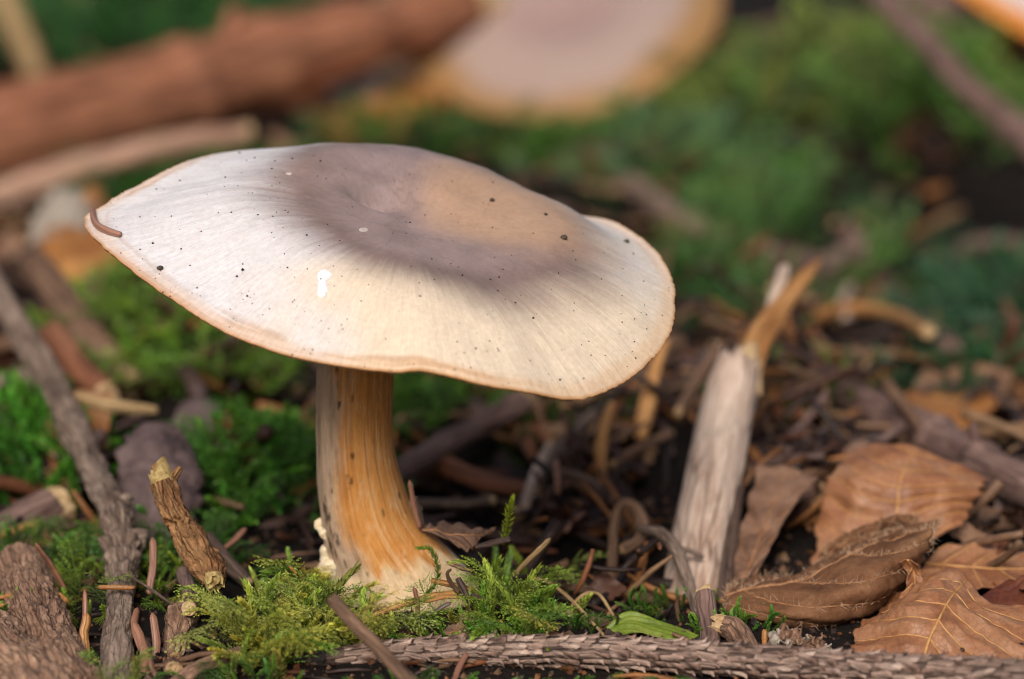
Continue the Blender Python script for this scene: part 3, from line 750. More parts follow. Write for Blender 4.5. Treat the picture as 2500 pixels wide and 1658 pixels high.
sc = sc+(lin(60, 45, 36)-sc)*(0.8*dk)[..., None]
stem_m, t_, b_ = nodes('fibrous_stem_flesh', 0.55, 0.3)
a_ = N(t_, 'ShaderNodeAttribute', attribute_name='col')
f1 = noise(t_, coords(t_, (13, 13, 1.6)), 1.0, 5, 0.65)
f2 = noise(t_, coords(t_, (20, 20, 12), 'obj'), 1.0, 4, 0.6)
c_ = mixc(t_, 0.45, a_.outputs['Color'], ramp(t_, f1, [(0.3, (0.55, 0.45, 0.36)), (0.65, (1, 1, 1))]), 'MULTIPLY')
f3 = noise(t_, coords(t_, (8, 8, 3), 'obj'), 1.0, 5, 0.7)
c_ = mixc(t_, 0.3, c_, ramp(t_, f3, [(0.36, (0.6, 0.5, 0.42)), (0.5, (1, 1, 1))]), 'MULTIPLY')
c_ = mixc(t_, ramp(t_, f3, [(0.55, (0, 0, 0)), (0.72, (0.4, 0.4, 0.4))]), c_, (0.72, 0.58, 0.42))
t_.links.new(c_, b_.inputs['Base Color'])
bump(t_, b_, math_n(t_, 'ADD', math_n(t_, 'ADD', f1, f3), math_n(t_, 'MULTIPLY', f2, 0.6)), 0.04, 0.7)
b_.inputs['Subsurface Weight'].default_value = 0.3; b_.inputs['Subsurface Radius'].default_value = (0.25, 0.12, 0.05); b_.inputs['Subsurface Scale'].default_value = 0.7
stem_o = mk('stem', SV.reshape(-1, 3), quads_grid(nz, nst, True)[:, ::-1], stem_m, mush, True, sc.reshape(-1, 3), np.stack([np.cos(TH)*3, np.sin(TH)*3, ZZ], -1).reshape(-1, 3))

wool_m = plain_mat('white_mycelium_wool', lin(196, 172, 138), lin(232, 214, 184), (9, 9, 9), 0.85, 0.2, 0.05, sss=0.3)
def lumpy(name, c, r, seed, mat, parent, amp=0.3, n=16, kind=None, label=None, cat=None, group=None, f=1.3):
    th = np.linspace(0, 2*np.pi, n*2, endpoint=False); ph = np.linspace(0.02, np.pi-0.02, n)
    T, H = np.meshgrid(th, ph); d = np.stack([np.cos(T)*np.sin(H), np.sin(T)*np.sin(H), np.cos(H)], -1)
    V = np.asarray(c)+d*np.asarray(r)*(1+amp*fbm(d*f+seed*3.1, seed, 4))[..., None]
    return mk(name, V.reshape(-1, 3), quads_grid(n, n*2, True)[:, ::-1], mat, parent, True, None, d.reshape(-1, 3)*np.mean(r)*2, kind, label, cat, group)
for i, (px, py, y, r) in enumerate([(786, 1284, 0.0, 0.08), (800, 1300, -0.1, 0.09), (812, 1350, 0.0, 0.13), (822, 1385, -0.1, 0.16), (1006, 1240, 0.1, 0.09)]):
    lumpy('mycelium_lump', at(px, py, y), (r*1.25, r, r*1.1), 80+i, wool_m, stem_o, 0.5, f=1.3)

# specks of soil, white scuff and flakes on the cap
speck_m = plain_mat('black_soil_speck', (0.006, 0.005, 0.005), (0.03, 0.022, 0.018), (30, 30, 30), 0.7, 0.2, 0.005)
def capframe(px, py):
    c, i = capat(px, py); a, b = max(1, min(i[0], CAPS.shape[0]-2)), i[1]
    n = np.cross(CAPS[a+1, b]-CAPS[a-1, b], CAPS[a, (b+3) % NT]-CAPS[a, b-3]); n /= np.linalg.norm(n)
    if n @ UPC < 0: n = -n
    return CAPS[a, b], n
r0 = np.random.default_rng(17); SVt, SFt, SCt = [], [], []
for q in range(420):
    px, py = r0.uniform(230, 1640), r0.uniform(370, 960)
    d = (PX-px)**2+(PY-py)**2; i = np.unravel_index(np.argmin(d), d.shape)
    if d[i] > 60: continue
    c, n = capframe(px, py); r = 0.0078*r0.lognormal(0, 0.35)
    base = np.array([[1, 0, 0], [-1, 0, 0], [0, 1, 0], [0, -1, 0], [0, 0, 1], [0, 0, -1]], float)*r*r0.uniform(0.7, 1.4, (6, 1))
    b = len(SVt); SVt += list(c+n*r*0.4+base)
    for f in ((0, 2, 4), (2, 1, 4), (1, 3, 4), (3, 0, 4), (2, 0, 5), (1, 2, 5), (3, 1, 5), (0, 3, 5)): SFt.append((b+f[0], b+f[1], b+f[2]))
mk('dirt_specks', np.array(SVt), np.array(SFt), speck_m, cap_o, False, kind='stuff')
white_m = plain_mat('bare_white_flesh', (0.74, 0.74, 0.75), (0.82, 0.82, 0.83), (9, 9, 9), 0.5, 0.3, 0.004)
flake_m = plain_mat('pale_skin_flake', lin(166, 150, 146), lin(196, 182, 174), (12, 12, 12), 0.6, 0.3, 0.004)
def scuff(name, px, py, outline, h=0.012, mat=white_m):
    """thin raised flake following the cap, outline in picture units round its middle"""
    O = crom(np.array(outline, float), 40, True); V = []
    for s_, hh in ((1.0, -0.004), (0.93, h), (0.55, h*1.1), (0.0, h*1.15)):
        for (dx, dy) in O*s_:
            c, n = capframe_s(px+dx, py+dy); V.append(c+n*hh)
    mk(name, np.array(V), quads_grid(4, 40, True), mat, cap_o, True)
def capframe_s(px, py):
    """exact spot on the cap by blending the four nearest surface points"""
    d = (PX-px)**2+(PY-py)**2; i = np.argpartition(d.ravel(), 5)[:5]; wg = 1/(d.ravel()[i]+0.5); wg /= wg.sum()
    c = (CAPS.reshape(-1, 3)[i]*wg[:, None]).sum(0); _, n = capframe(px, py); return c, n
scuff('white_scuff', 787, 690, [(-8, -30), (4, -36), (16, -30), (25, -24), (18, -14), (9, -6), (11, 8), (13, 20), (5, 32), (-6, 36), (-12, 28), (-11, 10), (-10, -6), (-13, -18)], 0.006)
for (px, py, w_, h_) in ((888, 560, 12, 5), (1010, 410, 8, 4), (1260, 446, 14, 4), (705, 425, 8, 3), (830, 385, 9, 3)):
    scuff('pale_flake', px, py, [(-w_, 0), (-w_*0.5, -h_), (w_*0.6, -h_*0.8), (w_, h_*0.3), (w_*0.3, h_), (-w_*0.6, h_*0.9)], 0.003, flake_m)
# ------------------------------------------------------------------ things lying on the cap
c, n = capframe(232, 520)
cpts = []
for (px, py) in ((228, 517), (230, 538), (240, 556), (262, 568), (282, 575), (296, 578)):
    c, n = capframe_s(px, py); cpts.append(c+n*0.035)
P = crom(np.array(cpts), 30); s_ = np.linspace(0, 1, 30)
V, F, tc = tube(P, 0.042*(0.8+0.25*np.sin(np.pi*s_)), 10, 5, 0.08)
mk('spruce_needle', V, F, NEEDLE['pink'], None, True, None, tc, None, 'reddish bent needle stuck on the pointed tip of the cap', 'needle')
crumb_m = plain_mat('soil_crumb', (0.012, 0.01, 0.008), (0.08, 0.06, 0.035), (22, 22, 22), 0.6, 0.4, 0.02)
for (px, py, r, lab) in ((392, 654, 0.03, 'round black soil crumb on the pale margin near the cap tip'), (1374, 585, 0.034, 'dark seed-like crumb on the tan shoulder of the cap'),
                         (1527, 594, 0.03, 'dark oval crumb on the raised back lobe of the cap'), (1332, 527, 0.02, 'tiny dark crumb on the brownish shoulder of the cap'), (1201, 490, 0.026, 'grey crumb in the tan patch of the cap')):
    c, n = capframe_s(px, py); lumpy('soil_crumb', c+n*r*0.6, (r*1.3, r, r*0.9), int(px), crumb_m, None, 0.5, 8, None, lab, 'crumb', 'crumbs on the cap')

# ------------------------------------------------------------------ far logs, sticks and other mushrooms
twig('fallen_log', 'thick red-brown log lying across the ground far behind the mushroom', 'log', [(-900, 640, 29), (-260, 430, 32.5), (0, 346, 33.5), (300, 276, 35.5), (560, 194, 37.5), (830, 102, 40), (1120, 10, 43)],
     (1.5, 1.42, 1.34, 1.26, 1.15, 1.0), 'red', (1, 1), n=190, ns=48, amp=0.14, knots=((0.6, 0.16, 0.02), (0.72, 0.2, 0.03), (0.9, -0.25, 0.025)), stubs=((0.66, 0.2, -0.9, 0.7, 0.32),), wob=0.05)
twig('fallen_log', 'short brown log piece beyond the end of the thick red-brown log', 'log', [(960, 60, 44), (1130, 20, 46), (1330, -60, 50)], (0.85, 0.8, 0.6), 'red', (1, 1), n=70, ns=30, amp=0.2)
twig('stick', 'pale pinkish stick with a blunt end in front of the thick log', 'stick', [(-420, 690, 25), (-160, 560, 26), (60, 462, 26.5), (250, 392, 27), (420, 345, 27.5), (588, 322, 28)], (0.45, 0.42, 0.36, 0.27, 0.24), 'pinkish', (0, 1), n=90, ns=22)
twig('stick', 'tan leaning stick far behind the thick red-brown log', 'stick', [(-20, -80, 52), (40, 60, 51), (95, 190, 50)], (0.42, 0.4, 0.36), 'straw', (1, 0), n=40)
twig('twig', 'leaning purple-brown twig over the far moss hummocks', 'twig', [(2080, -90, 34), (2220, 60, 31), (2340, 190, 28), (2460, 300, 26), (2570, 400, 24)], (0.26, 0.3, 0.3, 0.33), 'purple', (0, 1), n=90, ns=20, knots=((0.78, 0.35, 0.03),))
twig('branch', 'wide dull purple branch behind the leaning twig', 'branch', [(2200, -60, 46), (2380, 100, 44), (2560, 260, 42)], (0.75, 0.8, 0.85), 'purple', (0, 0), n=60, ns=26)
twig('twig', 'long grey fallen twig running behind the cap rim', 'twig', [(1270, 262, 44), (1400, 372), (1540, 455), (1690, 548), (1830, 600), (1960, 660)], (0.28, 0.3, 0.3, 0.26, 0.24), 'grey', (0, 1), n=110, ns=18, lift=0.35)
twig('twig', 'pale grey twig crossing the end of the long grey twig', 'twig', [(1890, 712), (1960, 680), (2050, 628), (2150, 575)], (0.16, 0.18, 0.19, 0.15), 'grey', (1, 1), lift=0.8, n=60)
twig('twig', 'dark grey twig sloping down past the dark hollow', 'twig', [(2060, 560), (2110, 640), (2180, 730), (2250, 805), (2330, 850)], (0.22, 0.26, 0.26, 0.2), 'purple', (1, 0), lift=0.5, n=70)
twig('twig', 'curved orange twig arching beside the torn splinter', 'twig', [(1990, 770), (2090, 752), (2190, 772), (2262, 812)], (0.1, 0.12, 0.12, 0.13), 'orange', (0, 1), lift=0.9, n=50)
twig('twig', 'small hooked pale twig under the curved orange twig', 'twig', [(2075, 700), (2058, 742), (2068, 782), (2096, 800)], (0.09, 0.1, 0.09), 'pale', (1, 1), lift=0.7, n=40)
twig('branch', 'purple-brown fallen branch with dark nodes behind the arched beech leaf', 'branch', [(2075, 965, 8.4), (2170, 1012, 7.2), (2290, 1078, 5.6), (2400, 1135, 4.3), (2560, 1210, 2.9)], (0.28, 0.3, 0.31, 0.3, 0.3), 'purple', (1, 0),
     n=110, ns=24, knots=((0.26, 0.2, 0.02), (0.5, 0.22, 0.02), (0.75, 0.2, 0.02)), stubs=((0.74, -0.1, -0.9, 0.25, 0.07),))
twig('twig', 'thin brown twig far behind the curved orange twig', 'twig', [(1720, 760), (1850, 730), (1990, 742)], (0.14, 0.15, 0.12), 'brown', (1, 1), lift=0.4, n=40)
twig('twig', 'grey-brown twig on the dim slope beyond the fallen branch', 'twig', [(2280, 640), (2400, 600), (2530, 600)], (0.2, 0.22, 0.2), 'grey', (1, 0), lift=0.6, n=40)
# behind the stem
twig('stick', 'reddish stick just below the cap behind the stem', 'stick', [(900, 928, 10.5), (1010, 925, 10.2), (1130, 932, 10), (1290, 950, 9.6)], (0.22, 0.24, 0.22, 0.2), 'red', (0, 0), n=60, ns=20)
twig('twig', 'purple-brown twig rising obliquely behind the stem', 'twig', [(930, 1178, 4.6), (1030, 1120, 5.6), (1140, 1058, 6.6), (1262, 985, 8.0)], (0.16, 0.175, 0.185, 0.2), 'purple', (0, 1), n=80, ns=20, knots=((0.97, 0.15, 0.05),))
twig('twig', 'reddish twig sloping down from behind the stem', 'twig', [(1000, 1110, 6.4), (1090, 1140, 5.8), (1190, 1178, 5.0), (1300, 1196, 4.4)], (0.13, 0.15, 0.14, 0.11), 'red', (0, 1), n=60, ns=18)
twig('twig', 'bluish grey twig leaning up between dark gaps behind the stem', 'twig', [(1270, 1250, 4.0), (1330, 1150, 5.0), (1385, 1075, 6.0), (1450, 1010, 7.2)], (0.1, 0.11, 0.1, 0.08), 'grey', (1, 0), n=50)
twig('twig', 'pale twig lying flat under the reddish twig', 'twig', [(1010, 1225, 4.2), (1110, 1232, 4.1), (1200, 1222, 4.0)], (0.06, 0.075, 0.07), 'grey', (1, 1), n=40)
twig('twig', 'dark purple twig lying between moss patch and stem base', 'twig', [(560, 1320, 3.0), (660, 1288, 3.4), (790, 1225, 4.2)], (0.08, 0.1, 0.12), 'purple', (1, 0), n=50)
twig('twig', 'orange brown stem standing upright among the litter', 'twig', [(1474, 1185, 4.6), (1468, 1100, 5.0), (1478, 1030, 5.2), (1492, 985, 5.4)], (0.06, 0.1, 0.08, 0.05), 'orange', (0, 1), n=50)
twig('twig', 'dead stalk bent over into a hook in front of the dark gap', 'twig', [(1486, 1470, 1.2), (1496, 1350, 1.6), (1506, 1262, 1.9), (1524, 1228, 1.95), (1552, 1240, 1.9), (1570, 1285, 1.7), (1556, 1320, 1.6), (1530, 1338, 1.6)],
     (0.07, 0.072, 0.075, 0.085, 0.1, 0.075, 0.09), 'brown', (0, 1), n=90, ns=14, endmat=WOOD_DARK)
twig('twig', 'brown twig leading down to the hooked stalk', 'twig', [(1374, 1152, 4.4), (1440, 1180, 3.8), (1500, 1225, 3.0)], (0.07, 0.08, 0.07), 'brown', (1, 0), n=40)
twig('twig', 'short upright pale twig crossing the bluish grey twig', 'twig', [(1280, 1240, 3.9), (1310, 1160, 4.6), (1342, 1085, 5.0)], (0.07, 0.09, 0.06), 'pale', (0, 1), n=40)
twig('twig', 'thin dark twig under the broad rounded part of the cap', 'twig', [(1500, 1130, 5.2), (1570, 1090, 5.8), (1640, 1060, 6.2)], (0.06, 0.07, 0.06), 'brown', (1, 1), n=40)
twig('twig', 'orange sliver of wood standing under the rounded rim of the cap', 'twig', [(1560, 1070, 6.2), (1580, 1000, 6.6), (1600, 900, 7.0), (1630, 830, 7.4)], (0.09, 0.13, 0.1, 0.05), 'orange', (0, 0), n=40, flatten=0.5)
twig('twig', 'slanting brown twig in the litter behind the torn stump', 'twig', [(1660, 1000, 6.0), (1700, 930, 6.6), (1750, 850, 7.4)], (0.07, 0.09, 0.08), 'brown', (1, 1), n=40)
# torn stump with its orange splinter
st = thing('torn_stump', 'pale bark stump of a snapped branch with a torn splintered top', 'branch')
SP = crom(np.array([at(1668, 1560, 0.6), at(1692, 1420, 1.2), at(1722, 1260, 2.3), at(1752, 1100, 3.6), at(1785, 960, 4.8), at(1800, 900, 5.3)]), 110)
SR = np.interp(np.linspace(0, 1, 110), [0, 0.35, 0.8, 1], [0.37, 0.40, 0.38, 0.33])
V, F, tc = tube(SP, SR, 40, 501, 0.1, 1.8, 0.9, 0.2); 
top = V[:110*40].reshape(110, 40, 3); T_ = SP[-1]-SP[-8]; T_ /= np.linalg.norm(T_)
jg = np.abs(fbm(np.stack([np.cos(np.linspace(0, 6.28, 40, endpoint=False))*2, np.sin(np.linspace(0, 6.28, 40, endpoint=False))*2, np.zeros(40)], -1), 77, 3))
for k in range(95, 110): top[k] += T_*((k-95)/15.0*0.9*(jg-0.25))[:, None]
V[:110*40] = top.reshape(-1, 3)
mk('bark', V, F, BARK['pale'], st, True, None, tc)
for (a, b, c_, r, sd) in (((1800, 930, 5.1), (1822, 870, 5.6), (1838, 842, 5.9), 0.26, 1), ((1835, 960, 4.9), (1843, 900, 5.4), (1840, 850, 5.8), 0.16, 2)):
    P = crom(np.array([at(*a), at(*b), at(*c_)]), 24); V, F, tc = tube(P, r*np.linspace(1, 0.35, 24), 14, 510+sd, 0.3, 1.6, 1, 0, 0.5); mk('torn_wood', V, F, WOOD_END, st, True, None, tc)
P = crom(np.array([at(1822, 905, 5.4), at(1862, 810, 6.4), at(1915, 735, 7.4), at(1965, 675, 8.2), at(2003, 632, 9.0)]), 60)
V, F, tc = tube(P, np.interp(np.linspace(0, 1, 60), [0, .3, .75, 1], [0.2, 0.2, 0.15, 0.04]), 18, 520, 0.3, 1.6, 0.8, 0.2, 0.5); mk('splinter', V, F, BARK['orange'], st, True, None, tc)
P = crom(np.array([at(1850, 840, 6.2), at(1885, 750, 7.2), at(1917, 652, 8.6)]), 40)
V, F, tc = tube(P, np.linspace(0.14, 0.09, 40), 14, 521, 0.25, 1.6, 0.8, 0, 0.6); mk('splinter', V, F, BARK['pale'], st, True, None, tc)
# in front of it
twig('twig', 'thin grey curved twig leaning against the torn stump', 'twig', [(1560, 1290, 1.6), (1612, 1300, 1.2), (1655, 1350, 0.7), (1682, 1420, 0.1), (1702, 1500, -0.6)], (0.06, 0.085, 0.09, 0.08, 0.06), 'grey', (0, 0), n=70, ns=14, stubs=((0.45, 0.8, 0.35, 0.35, 0.035),))
twig('stick', 'red-brown peeled stick with a pale snapped top in front of the torn stump', 'stick', [(1722, 1448, -1.0), (1733, 1540, -1.5), (1742, 1620, -2.2), (1752, 1720, -3.0)], (0.125, 0.125, 0.13, 0.14), 'purple', (1, 0), n=60, ns=22, amp=0.14, jag=0.5)
twig('twig', 'dark blurred twig upright between stump and hairy leaf', 'twig', [(1776, 1540, -0.2), (1770, 1440, 0.5), (1782, 1330, 1.5), (1806, 1190, 2.7)], (0.1, 0.1, 0.09, 0.06), 'dark', (0, 0), n=50)  # added dark strip standing in for the stump's shaded side, no real twig
twig('root', 'brown root lying flat behind the moss cushion toward the stump', 'root', [(1330, 1420, 0.6), (1430, 1440, 0.5), (1540, 1455, 0.4), (1660, 1470, 0.2)], (0.05, 0.06, 0.07, 0.06), 'brown', (0, 0), n=60, ns=12)
twig('twig', 'flaky brown twig on the moss near the grass blade', 'twig', [(1335, 1480, -0.6), (1400, 1500, -0.7), (1470, 1520, -0.8), (1540, 1535, -0.9)], (0.04, 0.06, 0.06, 0.04), 'scaly', (1, 1), n=60, ns=12, amp=0.35)
twig('stick', 'knobbly wood chunk with a pale torn face beside the peeled stick', 'stick', [(1770, 1530, -1.6), (1800, 1545, -1.7), (1835, 1600, -2.1)], (0.13, 0.16, 0.12), 'scaly', (1, 0), n=40, ns=20, amp=0.3, jag=1.2)

# left foreground sticks
twig('stick', 'long knotted grey-brown stick slanting down to the moss', 'stick', [(-90, 560, 9.5), (40, 790, 7.2), (150, 970, 5.2), (225, 1130, 3.0), (285, 1255, 1.2), (300, 1370, 0.1), (300, 1480, -1.2), (290, 1580, -2.2), (282, 1720, -3.4)],
     (0.2, 0.2, 0.2, 0.19, 0.2, 0.18, 0.17, 0.19, 0.2), 'grey', (0, 0), n=640, ns=56, amp=0.2, ridge=0.2, flake=0.9, wob=0.09, knots=((0.3, 0.15, 0.02), (0.52, 0.2, 0.012), (0.585, 0.5, 0.016), (0.625, 0.35, 0.012), (0.66, 0.2, 0.01)), stubs=((0.575, 0.9, -0.15, 0.06, 0.14), (0.49, 0.7, -0.5, 0.03, 0.1)))
twig('stick', 'broken scaly stub with lichen-green snapped end leaning over the moss', 'stick', [(404, 1172, -0.6), (428, 1240, -0.7), (468, 1320, -0.8), (505, 1380, -1.0), (520, 1412, -1.3)], (0.16, 0.19, 0.2, 0.19, 0.13), 'rust', (1, 1), n=220, ns=60, amp=0.3, ridge=0.4, jag=1.1, flake=1.0,
     endmat=plain_mat('lichen_green_wood', (0.2, 0.12, 0.04), (0.46, 0.34, 0.14), (14, 14, 14), 0.7, 0.3, 0.03), stubs=((0.08, 0.55, -0.8, 0.16, 0.05), (0.02, -0.5, -0.85, 0.1, 0.04), (0.6, 0.9, 0.1, 0.05, 0.06)))
twig('twig', 'dark twig sloping down behind the broken scaly stub', 'twig', [(500, 1310, 0.8), (550, 1370, 0.6), (600, 1420, 0.4)], (0.12, 0.12, 0.08), 'dark', (0, 1), n=40)
twig('twig', 'smooth cut twig end pointing out below the scaly stub', 'twig', [(448, 1395, -0.2), (458, 1425, -0.6), (463, 1465, -1.2), (462, 1484, -1.5)], (0.09, 0.098, 0.1, 0.1), 'purple', (0, 1), n=40, ns=24, amp=0.05, jag=0.12)
twig('stick', 'fissured bark stick standing below the smooth cut twig end', 'stick', [(460, 1490, -0.9), (440, 1530, -1.4), (425, 1580, -1.9), (420, 1612, -2.2)], (0.19, 0.19, 0.15, 0.1), 'scaly', (0, 1), n=140, ns=56, amp=0.28, ridge=0.3, endmat=WOOD_DARK, flake=0.9)
twig('stick', 'round cut stick end with rings at the foot of the fissured stick', 'stick', [(380, 1600, -1.6), (405, 1622, -2.1), (420, 1640, -2.7)], (0.12, 0.13, 0.125), 'scaly', (0, 1), n=40, ns=24, jag=0.15)
twig('log', 'reddish bark log with a moss tuft on its end', 'log', [(30, 1372, 0.3), (70, 1450, -0.6), (115, 1560, -1.9), (165, 1720, -3.6)], (0.30, 0.36, 0.37, 0.38), 'scaly', (0, 0), n=300, ns=110, amp=0.13, ridge=0.2, flake=0.9)
twig('log', 'rough bark log lying in front of the reddish bark log', 'log', [(-120, 1500, -1.2), (-30, 1590, -2.3), (70, 1690, -3.4), (180, 1820, -4.8)], (0.46, 0.5, 0.5, 0.5), 'scaly', (0, 0), n=260, ns=110, amp=0.14, ridge=0.2, flake=0.9)
twig('log', 'blurred dark purple log behind the reddish bark log', 'log', [(-60, 1390, 2.2), (40, 1300, 2.7), (130, 1240, 3.2)], (0.34, 0.36, 0.34), 'purple', (0, 1), n=60, ns=30)
twig('twig', 'thin orange twig lying on the dark purple log', 'twig', [(-10, 1310, 2.0), (40, 1292, 2.1), (88, 1278, 2.2)], (0.05, 0.055, 0.05), 'orange', (0, 1), n=30)
twig('root', 'dark fibrous root emerging below the moss cushion', 'root', [(400, 1690, -3.2), (470, 1640, -3.0), (540, 1610, -2.8), (600, 1585, -2.6)], (0.09, 0.1, 0.08, 0.05), 'scaly', (0, 0), n=60, ns=18, ridge=0.4, amp=0.3)
twig('twig', 'out of focus brown stick poking up across the spruce twig', 'twig', [(808, 1458, -3.6), (870, 1530, -3.9), (930, 1590, -4.1), (1010, 1680, -4.4)], (0.075, 0.08, 0.08, 0.085), 'brown', (0, 0), n=60, ns=16, amp=0.08)
twig('stick', 'tan blurred stick lying before the large moss hummock', 'stick', [(190, 975, 5.6), (270, 988, 5.5), (385, 1003, 5.4)], (0.1, 0.12, 0.06), 'straw', (1, 0), n=40)
twig('stick', 'wide brown stick behind the long knotted stick', 'stick', [(90, 640, 12), (200, 790, 10.5), (310, 930, 9)], (0.28, 0.3, 0.24), 'brown', (0, 1), n=50)
twig('stick', 'reddish stick beside the wide brown stick behind the knotted stick', 'stick', [(120, 820, 9.0), (180, 900, 8.0), (250, 960, 7.4)], (0.22, 0.24, 0.2), 'red', (0, 1), n=50)
twig('stick', 'pale lilac stick lying across behind the long knotted stick', 'stick', [(-80, 960, 8.5), (60, 930, 8.8), (170, 915, 9.0)], (0.17, 0.18, 0.16), 'grey', (0, 1), n=50)

# ------------------------------------------------------------------ the peg-covered spruce twig in front
stw = thing('spruce_twig', 'bare spruce twig covered in peg-like scales in front of the mushroom', 'twig')
TP = crom(np.array([at(728, 1628, -2.5), at(950, 1600, -2.5), at(1300, 1588, -2.55), at(1690, 1604, -2.8), at(2100, 1632, -3.3), at(2620, 1662, -4.0)]), 300)
TR = np.interp(np.linspace(0, 1, 300), [0, 0.03, 0.1, 0.6, 1], [0.09, 0.14, 0.165, 0.17, 0.19])
V, F, tc = tube(TP, TR, 30, 601, 0.1, 1.6, 1.2); mk('bark', V, F, BARK['dark'], stw, True, None, tc)
P = TP[:24]-np.array([0.03, 0, 0]); V, F, tc = tube(P, np.linspace(0.1, 0.162, 24), 22, 603, 0.2); mk('charred_tip', V, F, BARK['char'], stw, True, None, tc)
T_, U_f, B_f = frames(TP)
def scale_mesh(seed):
    """one decurrent scale: a long low ridge ending in an upturned peg (x along, z out)"""
    r0 = np.random.default_rng(seed); xs = np.linspace(-0.15, 0.115, 9); ys = np.linspace(-1, 1, 7)
    Xm, Ym = np.meshgrid(xs, ys, indexing='ij'); f = (Xm+0.15)/0.265
    wd = 0.05*(0.55+0.6*f)*(1-0.35*sm(0.8, 1, f))
    Z = (0.012+0.032*f**1.2)*np.sqrt(np.clip(1-Ym**2*0.96, 0, 1))+0.012*fbm(np.stack([Xm*22, Ym*2, 0*Xm], -1), seed, 3)
    tip = sm(0.86, 1.0, f)*np.exp(-(Ym/0.45)**2); Z = Z+0.035*tip
    Xs = Xm+0.012*tip+0.012*fbm(np.stack([Ym*2, 0*Xm, 0*Xm+seed], -1), seed, 2)
    V = np.stack([Xs, Ym*wd, Z], -1).reshape(-1, 3)
    # skirt under the free end
    e = np.stack([Xs[-1]-0.03, ys*wd[-1]*0.8, np.full(7, -0.02)], -1); V = np.vstack([V, e]); F = [quads_grid(9, 7)[:, ::-1]]
    j = np.arange(6); F.append(np.stack([56+j, 56+j+1, 63+j+1, 63+j], -1)[:, ::-1])
    return V, F
protos = []
for sd in range(5):
    V, F = scale_mesh(700+sd); protos.append((mk('bark_scale', V, F, BARK['peg'], stw, True, None, np.c_[V[:, 1], V[:, 0], V[:, 2]]+sd, link=False), V, F))
ss = np.concatenate([[0], np.cumsum(np.linalg.norm(np.diff(TP, axis=0), axis=1))]); rest = Cloud(); made = 0; r0 = np.random.default_rng(5)
NR = 11
for k in range(int(ss[-1]/0.2)):
    for j_ in range(NR):
        s_ = 0.62+k*0.2+(j_*0.0745) % 0.2+r0.normal()*0.03
        if s_ > ss[-1]-0.1: continue
        i = np.searchsorted(ss, s_); i = min(i, 298); a = 2*np.pi*j_/NR+0.25*math.sin(s_*0.7)+r0.normal()*0.08
        o_ = U_f[i]*math.cos(a)+B_f[i]*math.sin(a); sdv = np.cross(o_, T_[i]); c_ = TP[i]+o_*TR[i]*0.99
        tw = r0.normal()*0.12; Tt = T_[i]*math.cos(tw)+sdv*math.sin(tw); M = np.stack([Tt*r0.uniform(0.85, 1.25), np.cross(o_, Tt)*r0.uniform(0.7, 1.15), o_*r0.uniform(0.7, 1.2)], 1)
        face = o_ @ (CAM-c_)/np.linalg.norm(CAM-c_)
        if face > -0.05 and made < 296 and c_[0] < 5.4:
            pr = protos[r0.integers(5)][0]; ob = pr.copy(); COL.objects.link(ob); ob.parent = stw
            ob.matrix_local = Matrix(np.vstack([np.c_[M, c_], [0, 0, 0, 1]]).tolist()); made += 1
        else:
            _, V, F = protos[r0.integers(5)]; Fa = np.concatenate([np.concatenate([f[:, :3], f[:, [0, 2, 3]]]) for f in F]); rest.add(V @ M.T+c_, Fa, np.ones((len(V), 3))*np.array([0.2, 0.13, 0.1]))
mk('bark_scales', np.concatenate(rest.V), np.concatenate(rest.F), LITTER, stw, True, np.concatenate(rest.C), None, 'stuff')
for pr, _, _ in protos: bpy.data.objects.remove(pr)

# ------------------------------------------------------------------ leaves
def leaf_mat(name, dark, mid, light, rough=0.45, spec=0.5, net=26, coat=0.0):
    net = net*2.6
    m, t, b = nodes(name, rough, spec)
    n1 = noise(t, coords(t, (1.6,)*3, 'obj'), 1.0, 5, 0.6, 0.5); n2 = noise(t, coords(t, (14,)*3, 'obj'), 1.0, 4, 0.6)
    vo = N(t, 'ShaderNodeTexVoronoi', feature='DISTANCE_TO_EDGE', Scale=net*0.35); t.links.new(coords(t, (1,)*3, 'obj'), vo.inputs['Vector'])
    ed = ramp(t, vo.outputs['Distance'], [(0.0, (0.0,)*3), (0.07, (1.0,)*3)])
    c = ramp(t, n1, [(0.3, dark), (0.5, mid), (0.7, light)])
    c = mixc(t, 0.4, c, ramp(t, n2, [(0.35, (0.45,)*3), (0.65, (1,)*3)]), 'MULTIPLY')
    c = mixc(t, 0.22, c, ed, 'MULTIPLY')
    t.links.new(c, b.inputs['Base Color'])
    bump(t, b, math_n(t, 'ADD', math_n(t, 'MULTIPLY', ed, -0.25), n2), 0.02, 0.55)
    b.inputs['Coat Weight'].default_value = coat; b.inputs['Coat Roughness'].default_value = 0.35
    tr = N(t, 'ShaderNodeBsdfTranslucent'); mx = N(t, 'ShaderNodeMixShader'); mx.inputs[0].default_value = 0.18
    t.links.new(c, tr.inputs['Color']); out = t.nodes['Material Output']
    t.links.new(b.outputs[0], mx.inputs[1]); t.links.new(tr.outputs[0], mx.inputs[2]); t.links.new(mx.outputs[0], out.inputs['Surface'])
    return m
L_BEECH = leaf_mat('beech_leaf_brown', (0.24, 0.085, 0.035), (0.40, 0.17, 0.075), (0.50, 0.26, 0.14), 0.5, 0.5, 16, 0.08)
L_HAIRY = leaf_mat('hairy_leaf_brown', (0.13, 0.055, 0.025), (0.22, 0.1, 0.048), (0.30, 0.15, 0.075), 0.75, 0.2, 30)
L_DULL = leaf_mat('dull_leaf_brown', (0.17, 0.085, 0.05), (0.31, 0.17, 0.105), (0.42, 0.26, 0.17), 0.5, 0.45, 18)
L_DARK = leaf_mat('dark_red_leaf', (0.09, 0.022, 0.012), (0.16, 0.045, 0.022), (0.22, 0.075, 0.035), 0.45, 0.4, 18)
